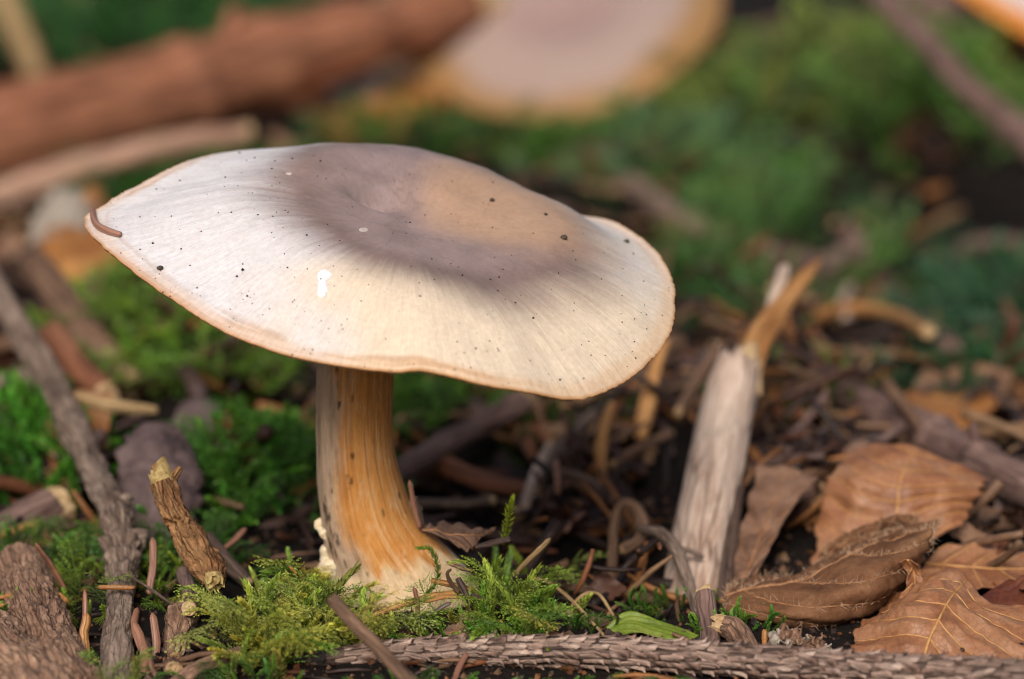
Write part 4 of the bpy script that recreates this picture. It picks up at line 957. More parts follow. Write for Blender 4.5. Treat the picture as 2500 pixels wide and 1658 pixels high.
L_ORANGE = leaf_mat('orange_leaf', (0.3, 0.1, 0.02), (0.46, 0.19, 0.05), (0.56, 0.28, 0.09), 0.5, 0.4, 16)
L_SHRIV = leaf_mat('shrivelled_leaf', (0.09, 0.05, 0.033), (0.22, 0.125, 0.085), (0.36, 0.23, 0.16), 0.7, 0.3, 40)
L_PALE = leaf_mat('pale_dry_leaf', (0.35, 0.27, 0.2), (0.48, 0.4, 0.32), (0.6, 0.52, 0.44), 0.6, 0.3, 14)
L_GREEN = leaf_mat('green_grass_blade', (0.11, 0.17, 0.012), (0.21, 0.29, 0.03), (0.32, 0.37, 0.07), 0.35, 0.5, 60)
L_PURP = leaf_mat('purplish_bark_plate', (0.07, 0.045, 0.045), (0.16, 0.105, 0.1), (0.26, 0.18, 0.165), 0.65, 0.35, 22)
V_ORG = plain_mat('orange_vein', (0.34, 0.15, 0.045), (0.52, 0.28, 0.1), (9, 9, 9), 0.5, 0.4, 0.004)
V_BRN = plain_mat('brown_vein', (0.2, 0.085, 0.035), (0.36, 0.18, 0.08), (9, 9, 9), 0.6, 0.3, 0.004)
V_PALE = plain_mat('pale_leaf_hair', (0.28, 0.16, 0.09), (0.42, 0.28, 0.18), (9, 9, 9), 0.5, 0.4, 0.0)

leaf('dead_leaf', 'hairy brown leaf rolled up lengthwise beside the torn stump', [
    [(1778, 1440, -0.2), (1772, 1460, -0.6), (1772, 1490, -0.8), (1790, 1520, -0.8), (1815, 1528, -0.5)],
    [(1850, 1412, 0.25), (1840, 1440, -0.6), (1850, 1490, -1.1), (1880, 1525, -1.1), (1900, 1535, -0.7)],
    [(1960, 1395, 0.4), (1950, 1420, -0.5), (1960, 1480, -1.2), (1985, 1528, -1.2), (2000, 1548, -0.7)],
    [(2070, 1340, 0.5), (2060, 1365, -0.3), (2070, 1430, -1.1), (2095, 1490, -1.1), (2110, 1522, -0.6)],
    [(2170, 1300, 0.7), (2165, 1325, 0.0), (2170, 1370, -0.8), (2185, 1420, -0.8), (2190, 1450, -0.4)],
    [(2300, 1268, 1.0), (2285, 1280, 0.4), (2275, 1305, -0.1), (2265, 1340, -0.1), (2250, 1365, 0.2)]],
    L_HAIRY, V_BRN, 90, 60, 4, 0.5, 0.03, 0.06, 0.1, 0.014, 0.014, -0.55, hairs=2600, hair_mat=V_PALE, wfreq=2.6)
leaf('dead_leaf', 'curled crinkled leaf edge rising behind the hairy rolled leaf', [
    [(1985, 1400, 0.6), (2000, 1372, 0.9), (2005, 1352, 1.1)], [(2050, 1372, 0.6), (2045, 1335, 1.0), (2060, 1310, 1.1)], [(2120, 1345, 0.7), (2110, 1300, 1.1), (2125, 1288, 1.0)],
    [(2190, 1310, 0.8), (2180, 1278, 1.2), (2190, 1268, 1.0)], [(2240, 1290, 0.9), (2238, 1272, 1.1), (2245, 1264, 1.0)]], L_HAIRY, V_BRN, 50, 30, 7, 0.2, 0.07, 0.05, 0.15, 0.014, 0.01, hairs=500, hair_mat=V_PALE, wfreq=3.2)
leaf('dead_leaf', 'crumpled beech leaf with orange veins in front of the hairy leaf', [
    [(2060, 1604, -2.2), (2210, 1690, -2.9), (2330, 1740, -3.2), (2470, 1800, -3.4)],
    [(2095, 1540, -1.5), (2215, 1570, -2.3), (2345, 1640, -2.7), (2500, 1690, -2.9)],
    [(2130, 1490, -0.9), (2245, 1495, -1.9), (2385, 1560, -2.2), (2560, 1600, -2.4)],
    [(2200, 1425, -0.4), (2285, 1430, -1.3), (2420, 1500, -1.6), (2590, 1530, -1.8)],
    [(2240, 1392, 0.0), (2335, 1384, -0.6), (2430, 1470, -1.0), (2600, 1480, -1.2)]], L_BEECH, V_ORG, 110, 90, 7, -0.22, 0.03, 0.11, 0.14, 0.012, 0.013, -0.1, wfreq=1.1)
leaf('dead_leaf', 'narrow upright flap of dead leaf leaning on the crumpled beech leaf', [
    [(2192, 1368, -0.8), (2215, 1366, -0.75), (2240, 1374, -0.7)], [(2212, 1400, -0.7), (2232, 1398, -0.6), (2250, 1412, -0.6)], [(2205, 1450, -0.9), (2225, 1452, -1.0), (2245, 1460, -0.9)], [(2150, 1500, -1.2), (2185, 1505, -1.35), (2210, 1520, -1.3)]],
    L_BEECH, V_ORG, 40, 20, 3, 0.2, 0.03, 0.03, 0.1, 0.012, 0.008)
leaf('dead_leaf', 'large arched pinkish brown beech leaf behind the hairy leaf', [
    [(1985, 1400, 1.5), (2060, 1390, 1.4), (2170, 1355, 1.4), (2290, 1310, 1.5), (2350, 1275, 1.6)],
    [(1995, 1270, 2.1), (2080, 1270, 1.8), (2190, 1250, 1.7), (2310, 1235, 1.8), (2362, 1250, 1.9)],
    [(2030, 1150, 2.5), (2100, 1165, 2.0), (2200, 1170, 1.9), (2330, 1190, 2.0), (2395, 1200, 2.1)],
    [(2090, 1090, 3.2), (2150, 1085, 2.9), (2240, 1095, 2.8), (2340, 1130, 2.7), (2402, 1152, 2.7)]], L_BEECH, V_ORG, 70, 60, 6, 0.25, 0.022, 0.09, 0.1, 0.014, 0.012, wfreq=0.9)
leaf('dead_leaf', 'rounded leaf lobe peeking over the large arched beech leaf', [
    [(2050, 1150, 4.0), (2090, 1140, 3.9), (2140, 1140, 4.0)], [(2062, 1100, 4.4), (2095, 1092, 4.3), (2135, 1098, 4.4)], [(2090, 1078, 4.7), (2105, 1074, 4.7), (2125, 1078, 4.7)]], L_DULL, V_BRN, 24, 20, 3, 0.2, 0.02, 0.03, 0.1, 0.014, 0.0)
leaf('dead_leaf', 'dull brown folded leaf between the torn stump and the arched leaf', [
    [(1780, 1420, 0.7), (1815, 1415, 0.5), (1850, 1400, 0.7)], [(1800, 1320, 1.5), (1850, 1320, 1.2), (1900, 1300, 1.4)], [(1830, 1220, 2.3), (1890, 1220, 2.0), (1950, 1215, 2.2)], [(1852, 1135, 3.2), (1925, 1140, 2.9), (2005, 1165, 3.0)]],
    L_DULL, V_BRN, 50, 36, 4, 0.2, 0.03, 0.05, 0.1, 0.014, 0.009)
leaf('dead_leaf', 'smooth tan leaf with straight side veins beyond the crumpled beech leaf', [
    [(2230, 1425, 0.0), (2260, 1375, 0.6), (2300, 1335, 1.0)], [(2330, 1445, -0.2), (2360, 1385, 0.4), (2385, 1328, 0.9)], [(2430, 1435, -0.1), (2450, 1390, 0.4), (2460, 1345, 0.9)], [(2560, 1410, 0.0), (2560, 1385, 0.4), (2560, 1360, 0.8)]],
    L_BEECH, V_ORG, 50, 36, 4, 0.2, 0.03, 0.02, 0.05, 0.012, 0.011)
leaf('dead_leaf', 'dark red shaded leaf under the smooth tan leaf', [
    [(2370, 1475, -0.9), (2420, 1440, -0.5), (2460, 1420, -0.25)], [(2430, 1500, -1.0), (2470, 1450, -0.6), (2510, 1400, -0.3)], [(2560, 1510, -1.0), (2570, 1440, -0.6), (2580, 1370, -0.2)]], L_DARK, V_BRN, 30, 24, 3, 0.2, 0.02, 0.03, 0.05, 0.012, 0.0)
leaf('dead_leaf', 'curled orange leaf above the purple-brown fallen branch', [
    [(2195, 960, 9.0), (2230, 985, 8.2), (2290, 1020, 7.4), (2330, 1050, 7.0)], [(2260, 955, 9.4), (2310, 985, 8.4), (2350, 1005, 7.8), (2370, 1040, 7.2)], [(2340, 962, 9.4), (2380, 968, 8.8), (2410, 985, 8.3), (2410, 1015, 7.8)], [(2420, 955, 9.4), (2435, 955, 9.2), (2445, 965, 9.0), (2440, 985, 8.6)]],
    L_ORANGE, V_ORG, 30, 30, 4, 0.2, 0.03, 0.05, 0.08, 0.014, 0.0)
leaf('dead_leaf', 'shrivelled brown leaf scrap resting against the stem foot', [
    [(1025, 1288, -0.15), (1030, 1295, -0.2), (1040, 1300, -0.2)], [(1050, 1276, -0.1), (1060, 1292, -0.3), (1070, 1308, -0.35)], [(1085, 1278, 0.0), (1105, 1305, -0.4), (1125, 1338, -0.5)], [(1130, 1282, 0.05), (1150, 1305, -0.35), (1148, 1345, -0.5)],
    [(1175, 1288, 0.0), (1178, 1304, -0.2), (1160, 1330, -0.4)], [(1212, 1286, 0.0), (1200, 1296, -0.1), (1180, 1305, -0.2)]], L_SHRIV, V_BRN, 50, 30, 5, 0.2, 0.03, 0.05, 0.3, 0.01, 0.008, wfreq=4, holes=3)
leaf('dead_leaf', 'torn dark leaf scrap hanging in front of the spruce twig moss', [
    [(1070, 1545, -1.9), (1090, 1550, -2.0), (1110, 1558, -2.0)], [(1110, 1515, -1.6), (1125, 1530, -1.8), (1140, 1555, -2.0)], [(1140, 1490, -1.4), (1148, 1500, -1.5), (1160, 1515, -1.6)], [(1152, 1480, -1.3), (1158, 1490, -1.4), (1172, 1510, -1.5)]], L_SHRIV, V_BRN, 30, 20, 3, 0.2, 0.02, 0.04, 0.3, 0.01, 0.006, wfreq=4, holes=2)
leaf('grass_blade', 'torn yellow-green grass blade lying behind the spruce twig', [
    [(1470, 1538, -1.0), (1480, 1545, -1.1), (1492, 1552, -1.2)], [(1520, 1496, -0.9), (1530, 1518, -1.1), (1545, 1545, -1.3)], [(1580, 1504, -1.0), (1585, 1526, -1.2), (1595, 1552, -1.5)], [(1650, 1530, -1.2), (1650, 1545, -1.4), (1655, 1562, -1.6)], [(1730, 1566, -1.5), (1728, 1572, -1.6), (1726, 1580, -1.7)]],
    L_GREEN, L_GREEN, 50, 30, 2, 0.9, 0.02, 0.01, 0.05, 0.014, 0.0, cat='grass')
leaf('bark_plate', 'rounded purplish bark plate standing behind the knotted stick', [
    [(300, 1320, 2.1), (370, 1325, 1.9), (440, 1320, 2.0), (480, 1290, 2.3)], [(292, 1220, 2.7), (360, 1215, 2.4), (440, 1215, 2.5), (485, 1200, 2.8)], [(300, 1120, 3.4), (365, 1110, 3.1), (440, 1115, 3.2), (482, 1130, 3.3)], [(330, 1050, 4.0), (375, 1038, 3.9), (430, 1045, 3.9), (465, 1080, 3.8)]],
    L_PURP, L_PURP, 40, 40, 3, 0.2, 0.0, 0.14, 0.25, 0.12, 0.0, cat='bark')
leaf('bark_plate', 'smaller purplish bark plate with a moss fleck behind the rounded one', [
    [(420, 1080, 6.2), (470, 1075, 6.0), (530, 1070, 6.2)], [(430, 1020, 6.8), (480, 1010, 6.6), (535, 1015, 6.7)], [(450, 985, 7.2), (485, 978, 7.1), (515, 985, 7.2)]], L_PURP, L_PURP, 24, 24, 3, 0.2, 0.0, 0.05, 0.06, 0.09, 0.0, cat='bark')
leaf('dead_leaf', 'pale dry leaf lying in front of the pinkish blunt stick', [
    [(60, 600, 18), (120, 590, 17.5), (200, 580, 17.5)], [(90, 530, 20), (160, 520, 19.5), (240, 515, 20)], [(130, 470, 22), (190, 462, 21.8), (240, 470, 22)]], L_PALE, L_PALE, 24, 24, 3, 0.2, 0.0, 0.2, 0.08, 0.03, 0.0)
leaf('dead_leaf', 'orange-brown dead leaf behind the pointed tip of the cap', [
    [(60, 680, 15), (160, 690, 14), (280, 680, 13.5)], [(90, 600, 17), (180, 600, 16), (290, 610, 15.5)], [(130, 560, 18.5), (200, 555, 18), (270, 570, 17.5)]], L_ORANGE, L_ORANGE, 24, 24, 3, 0.2, 0.0, 0.25, 0.08, 0.03, 0.0)
leaf('dead_leaf', 'dull reddish leaf in front of the orange-brown leaf', [
    [(180, 800, 11), (280, 800, 10.5), (390, 780, 10.5)], [(190, 720, 12.5), (300, 710, 12), (420, 700, 12)], [(230, 660, 13.8), (320, 650, 13.4), (400, 660, 13.6)]], leaf_mat('reddish_dull_leaf', (0.12, 0.05, 0.035), (0.2, 0.09, 0.065), (0.28, 0.14, 0.1), 0.5, 0.4, 16), V_BRN, 24, 24, 3, 0.2, 0.0, 0.25, 0.08, 0.03, 0.0)
leaf('dead_leaf', 'tiny orange leaf curl just beyond the pointed tip of the cap', [
    [(205, 500, 19), (225, 498, 18.8), (250, 500, 19)], [(210, 468, 19.8), (232, 460, 19.6), (255, 470, 19.8)], [(225, 455, 20.2), (238, 450, 20.1), (248, 456, 20.2)]], L_ORANGE, L_ORANGE, 14, 14, 3, 0.2, 0.0, 0.1, 0.08, 0.03, 0.0)
leaf('dead_leaf', 'whitish dry leaf on the ground beneath the thick log end', [
    [(800, 240, 41), (860, 250, 40), (930, 240, 40)], [(800, 180, 43), (870, 175, 42.5), (940, 180, 43)], [(820, 135, 45), (870, 125, 44.6), (920, 140, 45)]], L_PALE, L_PALE, 20, 20, 3, 0.2, 0.0, 0.3, 0.08, 0.04, 0.0)
leaf('dead_leaf', 'ochre dead leaf spread below the far mushroom cap', [
    [(760, 330, 36), (900, 345, 34), (1050, 310, 35)], [(780, 260, 40), (930, 270, 38), (1090, 240, 39)], [(860, 200, 44), (980, 195, 43), (1100, 180, 43.5)]], L_ORANGE, V_ORG, 24, 24, 3, 0.2, 0.0, 0.35, 0.1, 0.04, 0.0)

# ------------------------------------------------------------------ two more mushrooms far behind
def far_mushroom(label, c, R, tilt, colrs, seed, stem_len):
    """tilt = (rx, ry) lean of the cap; c = middle of the cap"""
    root = thing('mushroom', label, 'mushroom', 'blurred mushrooms in the background')
    nr, na = 26, 72; r = np.linspace(0, 1, nr); a = np.linspace(0, 2*np.pi, na, endpoint=False); Rg, Ag = np.meshgrid(r, a, indexing='ij')
    wob = 1+0.07*np.sin(2*Ag+seed)+0.05*np.sin(3*Ag+2*seed)
    H = R*(0.20*(1-Rg**2)-0.10*np.exp(-(Rg/0.35)**2))+R*0.05*np.sin(2*Ag+seed)*Rg**2
    top_ = np.stack([R*Rg*wob*np.cos(Ag), R*Rg*wob*np.sin(Ag), H], -1)
    r2 = np.linspace(0.99, 0.12, 12); R2, A2 = np.meshgrid(r2, a, indexing='ij'); w2 = 1+0.07*np.sin(2*A2+seed)+0.05*np.sin(3*A2+2*seed)
    low = np.stack([R*R2*w2*np.cos(A2), R*R2*w2*np.sin(A2), R*(0.20*(1-R2**2)-0.05-0.22*(1-R2))+R*0.05*np.sin(2*A2+seed)*R2**2], -1)
    M = np.array(Matrix.Rotation(tilt[1], 3, 'Y') @ Matrix.Rotation(tilt[0], 3, 'X'))
    V = np.concatenate([top_.reshape(-1, 3), low.reshape(-1, 3)]) @ M.T+c
    k = nr*na; j = np.arange(na); F = [quads_grid(nr, na, True), quads_grid(12, na, True)+k, np.stack([k-na+j, k-na+(j+1) % na, k+(j+1) % na, k+j], -1)]
    bl = fbm(top_*0.35, seed, 3); x = Rg+0.12*bl
    cc = colrs[0]+(colrs[1]-colrs[0])*sm(0.2, 0.6, x)[..., None]; cc = cc+(colrs[2]-cc)*sm(0.72, 0.92, x)[..., None]
    cl = np.concatenate([cc.reshape(-1, 3), np.broadcast_to(colrs[2]*0.8, (12*na, 3))])
    mk('cap', V, F, cap_m, root, True, cl, np.zeros((len(V), 3)))
    P = crom(np.array([c-np.array(M[:, 2])*R*0.02, c-np.array(M[:, 2])*stem_len*0.45+np.array([0, 0, -0.1]), c-np.array(M[:, 2])*stem_len*0.7+np.array([0, 0, -stem_len*0.4])]), 20)
    V, F, tc = tube(P, np.linspace(R*0.14, R*0.19, 20), 20, seed, 0.08); mk('stem', V, F, stem_m, root, True, np.broadcast_to(lin(190, 130, 70), (len(V), 3)), tc)
far_mushroom('far mushroom with pinkish white cap and ochre rim leaning behind the cap', at(1390, 80, 42), 4.5, (math.radians(22), math.radians(-15)), (lin(164, 136, 130), lin(170, 148, 138), lin(158, 120, 74)), 3, 3.6)
far_mushroom('far whitish mushroom cap with orange rim beyond the leaning purple twig', at(2530, -10, 40), 3.3, (math.radians(20), math.radians(26)), (lin(215, 200, 205), lin(222, 208, 206), lin(214, 136, 50)), 5, 3.4)
# ------------------------------------------------------------------ single needles and scraps near the mushroom
ND = [  # label, start, end, radius, kind, bend
    ('brown needle leaning up out of the moss tuft on the reddish log', (162, 1450, -0.6), (86, 1326, -0.9), 0.05, 'brown', 0.05),
    ('short orange needle curled beside the leaning brown needle', (165, 1476, -0.9), (140, 1448, -1.0), 0.05, 'orange', 0.2),
    ('long bowed brown needle standing beside the reddish log', (186, 1600, -1.9), (208, 1440, -1.5), 0.055, 'brown', 0.06),
    ('dark bowed needle standing next to the long bowed one', (206, 1648, -2.2), (204, 1528, -2.0), 0.05, 'brown', 0.12),
    ('broad orange-brown needle standing upright in the dark gap', (212, 1602, -2.2), (213, 1498, -1.9), 0.065, 'orange', 0.05),
    ('thin needle slanting along the reddish log edge', (205, 1655, -2.5), (165, 1550, -2.0), 0.035, 'brown', 0.05),
    ('orange-brown needle lying across the long knotted stick', (330, 1435, -1.25), (238, 1434, -1.25), 0.055, 'orange', 0.03),
    ('curved needle standing close against the knotted stick', (346, 1590, -2.4), (336, 1484, -1.9), 0.05, 'brown', 0.16),
    ('long reddish needle standing below the draped moss', (350, 1656, -2.8), (326, 1518, -2.2), 0.06, 'brown', 0.08),
    ('tall dull needle standing before the fissured bark stick', (377, 1638, -2.2), (372, 1496, -1.8), 0.055, 'brown', 0.05),
    ('short needle leaning between knotted stick and ringed cut end', (388, 1662, -3.0), (364, 1604, -2.8), 0.045, 'pink', 0.04),
    ('grey-brown needle upright before the purplish bark plate', (364, 1450, -0.9), (374, 1312, -0.4), 0.05, 'pink', 0.03),
    ('stubby tan needle at the foot of the knotted stick', (340, 1652, -2.9), (327, 1636, -3.0), 0.05, 'orange', 0.1),
    ('pale needle tip between reddish log and knotted stick', (243, 1662, -3.0), (250, 1636, -2.9), 0.05, 'pink', 0.05),
    ('orange needle resting on the rough bark log', (-12, 1462, -0.9), (30, 1452, -1.0), 0.055, 'orange', 0.05),
    ('slimmer orange needle just below the other on the rough log', (-14, 1478, -1.0), (28, 1476, -1.1), 0.05, 'orange', 0.05),
    ('brown needle lying in the dark gap beside the moss cushion', (472, 1602, -2.0), (530, 1574, -1.8), 0.045, 'brown', 0.05),
    ('orange needle stuck in the tall moss near the thick curled shoot', (750, 1434, -0.7), (706, 1382, -0.8), 0.045, 'orange', 0.02),
    ('red-brown needle lying in moss under the stem foot', (850, 1502, -1.4), (945, 1480, -1.2), 0.04, 'brown', 0.06),
    ('reddish needle upright before the stem foot', (1020, 1506, -1.5), (1010, 1434, -1.4), 0.05, 'brown', 0.05),
    ('dark grey needle lying flat on the moss before the stem', (994, 1522, -1.7), (1102, 1470, -1.5), 0.045, 'grey', 0.04),
    ('straw-coloured snapped needle leaning out of the moss', (1256, 1404, -0.5), (1344, 1314, -0.6), 0.055, 'straw', 0.0),
    ('tapering brown needle stuck in the stem foot', (1024, 1290, -0.25), (1000, 1172, -0.2), 0.045, 'pink', 0.03),
    ('smooth tan needle lying on the white stem foot', (1158, 1394, -0.8), (1090, 1372, -0.75), 0.042, 'pink', 0.06),
    ('pale needle poking over the spruce twig', (1108, 1664, -3.2), (1140, 1594, -2.75), 0.04, 'pink', 0.03),
    ('orange needle stub standing behind the spruce twig', (1232, 1566, -2.0), (1224, 1514, -1.9), 0.045, 'orange', 0.02),
    ('orange wood splinter upright beside the knobbly wood chunk', (1866, 1588, -2.0), (1866, 1536, -1.9), 0.05, 'orange', 0.0),
    ('pinkish needle hanging among twigs behind the stem', (1362, 1208, 3.2), (1358, 1122, 3.4), 0.07, 'pink', 0.02),
    ('thin tan needle in the litter behind the straw needle', (1430, 1250, 3.0), (1380, 1300, 2.4), 0.05, 'brown', 0.05),
    ('brown needle tip leaning on the bark plate foot', (545, 1340, 1.0), (600, 1290, 1.4), 0.05, 'brown', 0.05),
    ('small tan needle behind the dull folded leaf', (1960, 1180, 4.6), (2030, 1140, 5.0), 0.06, 'straw', 0.05),
    ('pale short needle below the yellowish moss sprigs', (2020, 1085, 6.0), (2070, 1058, 6.4), 0.07, 'straw', 0.05),
]
for (lab, a, b, r, m_, bd) in ND: needle(lab, a, b, r, m_, bd)
for (lab, pts, r, m_) in (
    ('long bark sliver crossing the moss before the stem foot', [(905, 1505, -1.5), (980, 1478, -1.4), (1060, 1455, -1.35), (1125, 1448, -1.3)], (0.03, 0.06, 0.07, 0.05), 'orange'),
    ('short squared wood splinter at the white stem foot', [(1052, 1418, -1.2), (1090, 1425, -1.2), (1150, 1440, -1.2)], (0.05, 0.055, 0.045), 'orange'),
    ('dark brown bark chip standing among the splinters', [(1118, 1412, -1.4), (1132, 1440, -1.45), (1148, 1482, -1.5)], (0.05, 0.065, 0.04), 'dark'),
    ('knobbly dark twig bit pointing away from the stem foot splinters', [(1152, 1452, -1.4), (1185, 1468, -1.4), (1220, 1480, -1.4)], (0.055, 0.06, 0.05), 'dark'),
    ('curled root hair hooking up beside the splinters', [(1118, 1446, -1.4), (1098, 1420, -1.4), (1092, 1400, -1.4), (1102, 1390, -1.4)], (0.04, 0.035, 0.03, 0.015), 'brown'),
    ('loose brown fibre under the bark sliver', [(1040, 1470, -1.5), (1090, 1458, -1.5), (1130, 1460, -1.45)], (0.03, 0.04, 0.03), 'orange'),
    ('knobbly twig sticking out of the shrivelled leaf scrap', [(1160, 1336, -0.5), (1200, 1326, -0.45), (1242, 1316, -0.4)], (0.05, 0.055, 0.06), 'dark'),
    ('dark wrinkled bit hanging from the tapering needle', [(1012, 1215, -0.2), (1022, 1245, -0.22), (1034, 1285, -0.25)], (0.045, 0.05, 0.03), 'dark'),
    ('small tan wood chip lying on the feathery moss cushion', [(688, 1488, -1.6), (708, 1500, -1.6), (725, 1508, -1.6)], (0.04, 0.07, 0.04), 'straw'),
    ('light orange wood chip in the dark gap beside the moss', [(1190, 1442, -1.0), (1205, 1440, -1.0), (1220, 1444, -1.0)], (0.03, 0.05, 0.03), 'orange')):
    twig('wood_chip', lab, 'wood chip', pts, r, m_, (0, 0), n=40, ns=14, amp=0.3, ridge=0.3, wob=0.1, flatten=0.7)
# dry grass stalks
for (lab, pts, r) in (('thin dry stalk arching from the moss to the spruce twig', [(1296, 1410, -0.3), (1345, 1425, -0.4), (1400, 1470, -0.8), (1455, 1530, -1.3), (1480, 1560, -1.7), (1490, 1578, -2.0)], 0.024),
                      ('bent flat dry stalk behind the arching one', [(1395, 1480, -0.4), (1425, 1452, -0.3), (1460, 1450, -0.3), (1490, 1490, -0.5), (1506, 1520, -0.8)], 0.022),
                      ('thin grey-green stalk crossing behind the draped moss', [(285, 1390, -0.7), (340, 1420, -0.9), (440, 1490, -1.0)], 0.018)):
    P = crom(np.array([at(*p) for p in pts]), 50); V, F, tc = tube(P, np.full(50, r), 8, hash_s(lab) % 999, 0.12); mk('dry_stalk', V, F, BARK['straw' if 'grey' not in lab else 'grey'], None, True, None, tc, None, lab, 'stalk', 'dry stalks')
# crumbled bark bits beside the knobbly chunk
r0 = np.random.default_rng(91)
for q, (px, py, lab) in enumerate(((1905, 1552, 'pale curled bark crumb beside the orange splinter'), (1930, 1540, 'orange-brown bark crumb under the hairy leaf'), (1955, 1570, 'greyish bark crumb in front of the hairy leaf'), (1985, 1568, 'tan ragged bark crumb in front of the hairy leaf'), (2005, 1588, 'light bark crumb at the foot of the glossy leaf'))):
    c = at(px, py, -1.9); g0 = [[(px-26+13*i, py-10+12*j+r0.integers(-9, 9), -1.9-0.12*j+r0.uniform(-.12, .12)) for j in range(4)] for i in range(5)]
    leaf('bark_crumb', lab, g0, L_DULL if q % 2 else L_PALE, V_BRN, 26, 22, 3, 0.2, 0.03, 0.07, 0.4, 0.02, 0.0, wfreq=5, cat='bark crumb', group='crumbled bark bits')
# three single moss sprigs that stand apart
def moss_cols(C, base, r0): 
    b = np.array(base)*np.array([r0.uniform(0.85, 1.2), r0.uniform(0.9, 1.1), r0.uniform(0.7, 1.3)]); c = C[:, None]*b
    return c*(1+np.clip(C-0.9, 0, 1)[:, None]*np.array([0.5, 0.25, 0.1]))
def sprig(label, pts, spacing, ll, lw, base, ang=1.0, seed=1):
    P = crom(np.array([at(*p) for p in pts]), 20); Vs, Fs, Cs = [], [], []; r1 = np.random.default_rng(seed)
    add_stem(Vs, Fs, Cs, P, 0.02); add_leaves(Vs, Fs, Cs, P, None, spacing, ll, lw, r1, ang); add_leaves(Vs, Fs, Cs, P[-4:], None, 0.012, ll, lw, r1, 0.55)
    mk('moss_sprig', np.array(Vs), np.array(Fs), MOSS, None, True, moss_cols(np.array(Cs), base, r1), None, None, label, 'moss', 'single moss sprigs')
sprig('upright yellow-green moss sprig standing free beside the leaf scrap', [(1228, 1330, -0.4), (1236, 1290, -0.4), (1243, 1250, -0.45), (1250, 1222, -0.45)], 0.013, 0.11, 0.022, (0.34, 0.44, 0.05), 1.15, 1)
sprig('cream-tipped moss sprig in the feathery moss cushion', [(762, 1515, -1.5), (764, 1490, -1.6), (768, 1460, -1.6)], 0.014, 0.1, 0.03, (0.42, 0.44, 0.16), 0.8, 2)
sprig('green moss sprig climbing the white stem foot', [(1040, 1450, -0.9), (1066, 1420, -0.9), (1066, 1375, -0.85), (1050, 1342, -0.8), (1022, 1338, -0.75)], 0.010, 0.075, 0.015, (0.13, 0.24, 0.025), 1.1, 3)
sprig('star-shaped pale moss tip beside the shrivelled scrap', [(1195, 1420, -0.8), (1205, 1395, -0.85), (1218, 1372, -0.9)], 0.012, 0.12, 0.025, (0.25, 0.33, 0.05), 1.1, 4)
sprig('drooping feathery moss sprig at the edge of the cushion', [(640, 1470, -1.4), (600, 1478, -1.5), (560, 1495, -1.6), (535, 1520, -1.7)], 0.010, 0.07, 0.018, (0.2, 0.25, 0.05), 1.0, 5)
sprig('thick curled moss shoot with claw-like leaves near the orange needle', [(730, 1450, -0.8), (720, 1412, -0.8), (690, 1395, -0.85), (655, 1400, -0.9), (648, 1428, -0.95)], 0.009, 0.14, 0.026, (0.17, 0.25, 0.03), 0.9, 6)
sprig('pale brush-like moss shoot before the stem foot', [(800, 1480, -1.3), (815, 1450, -1.3), (840, 1415, -1.25), (868, 1388, -1.2)], 0.009, 0.13, 0.024, (0.3, 0.34, 0.07), 0.75, 7)

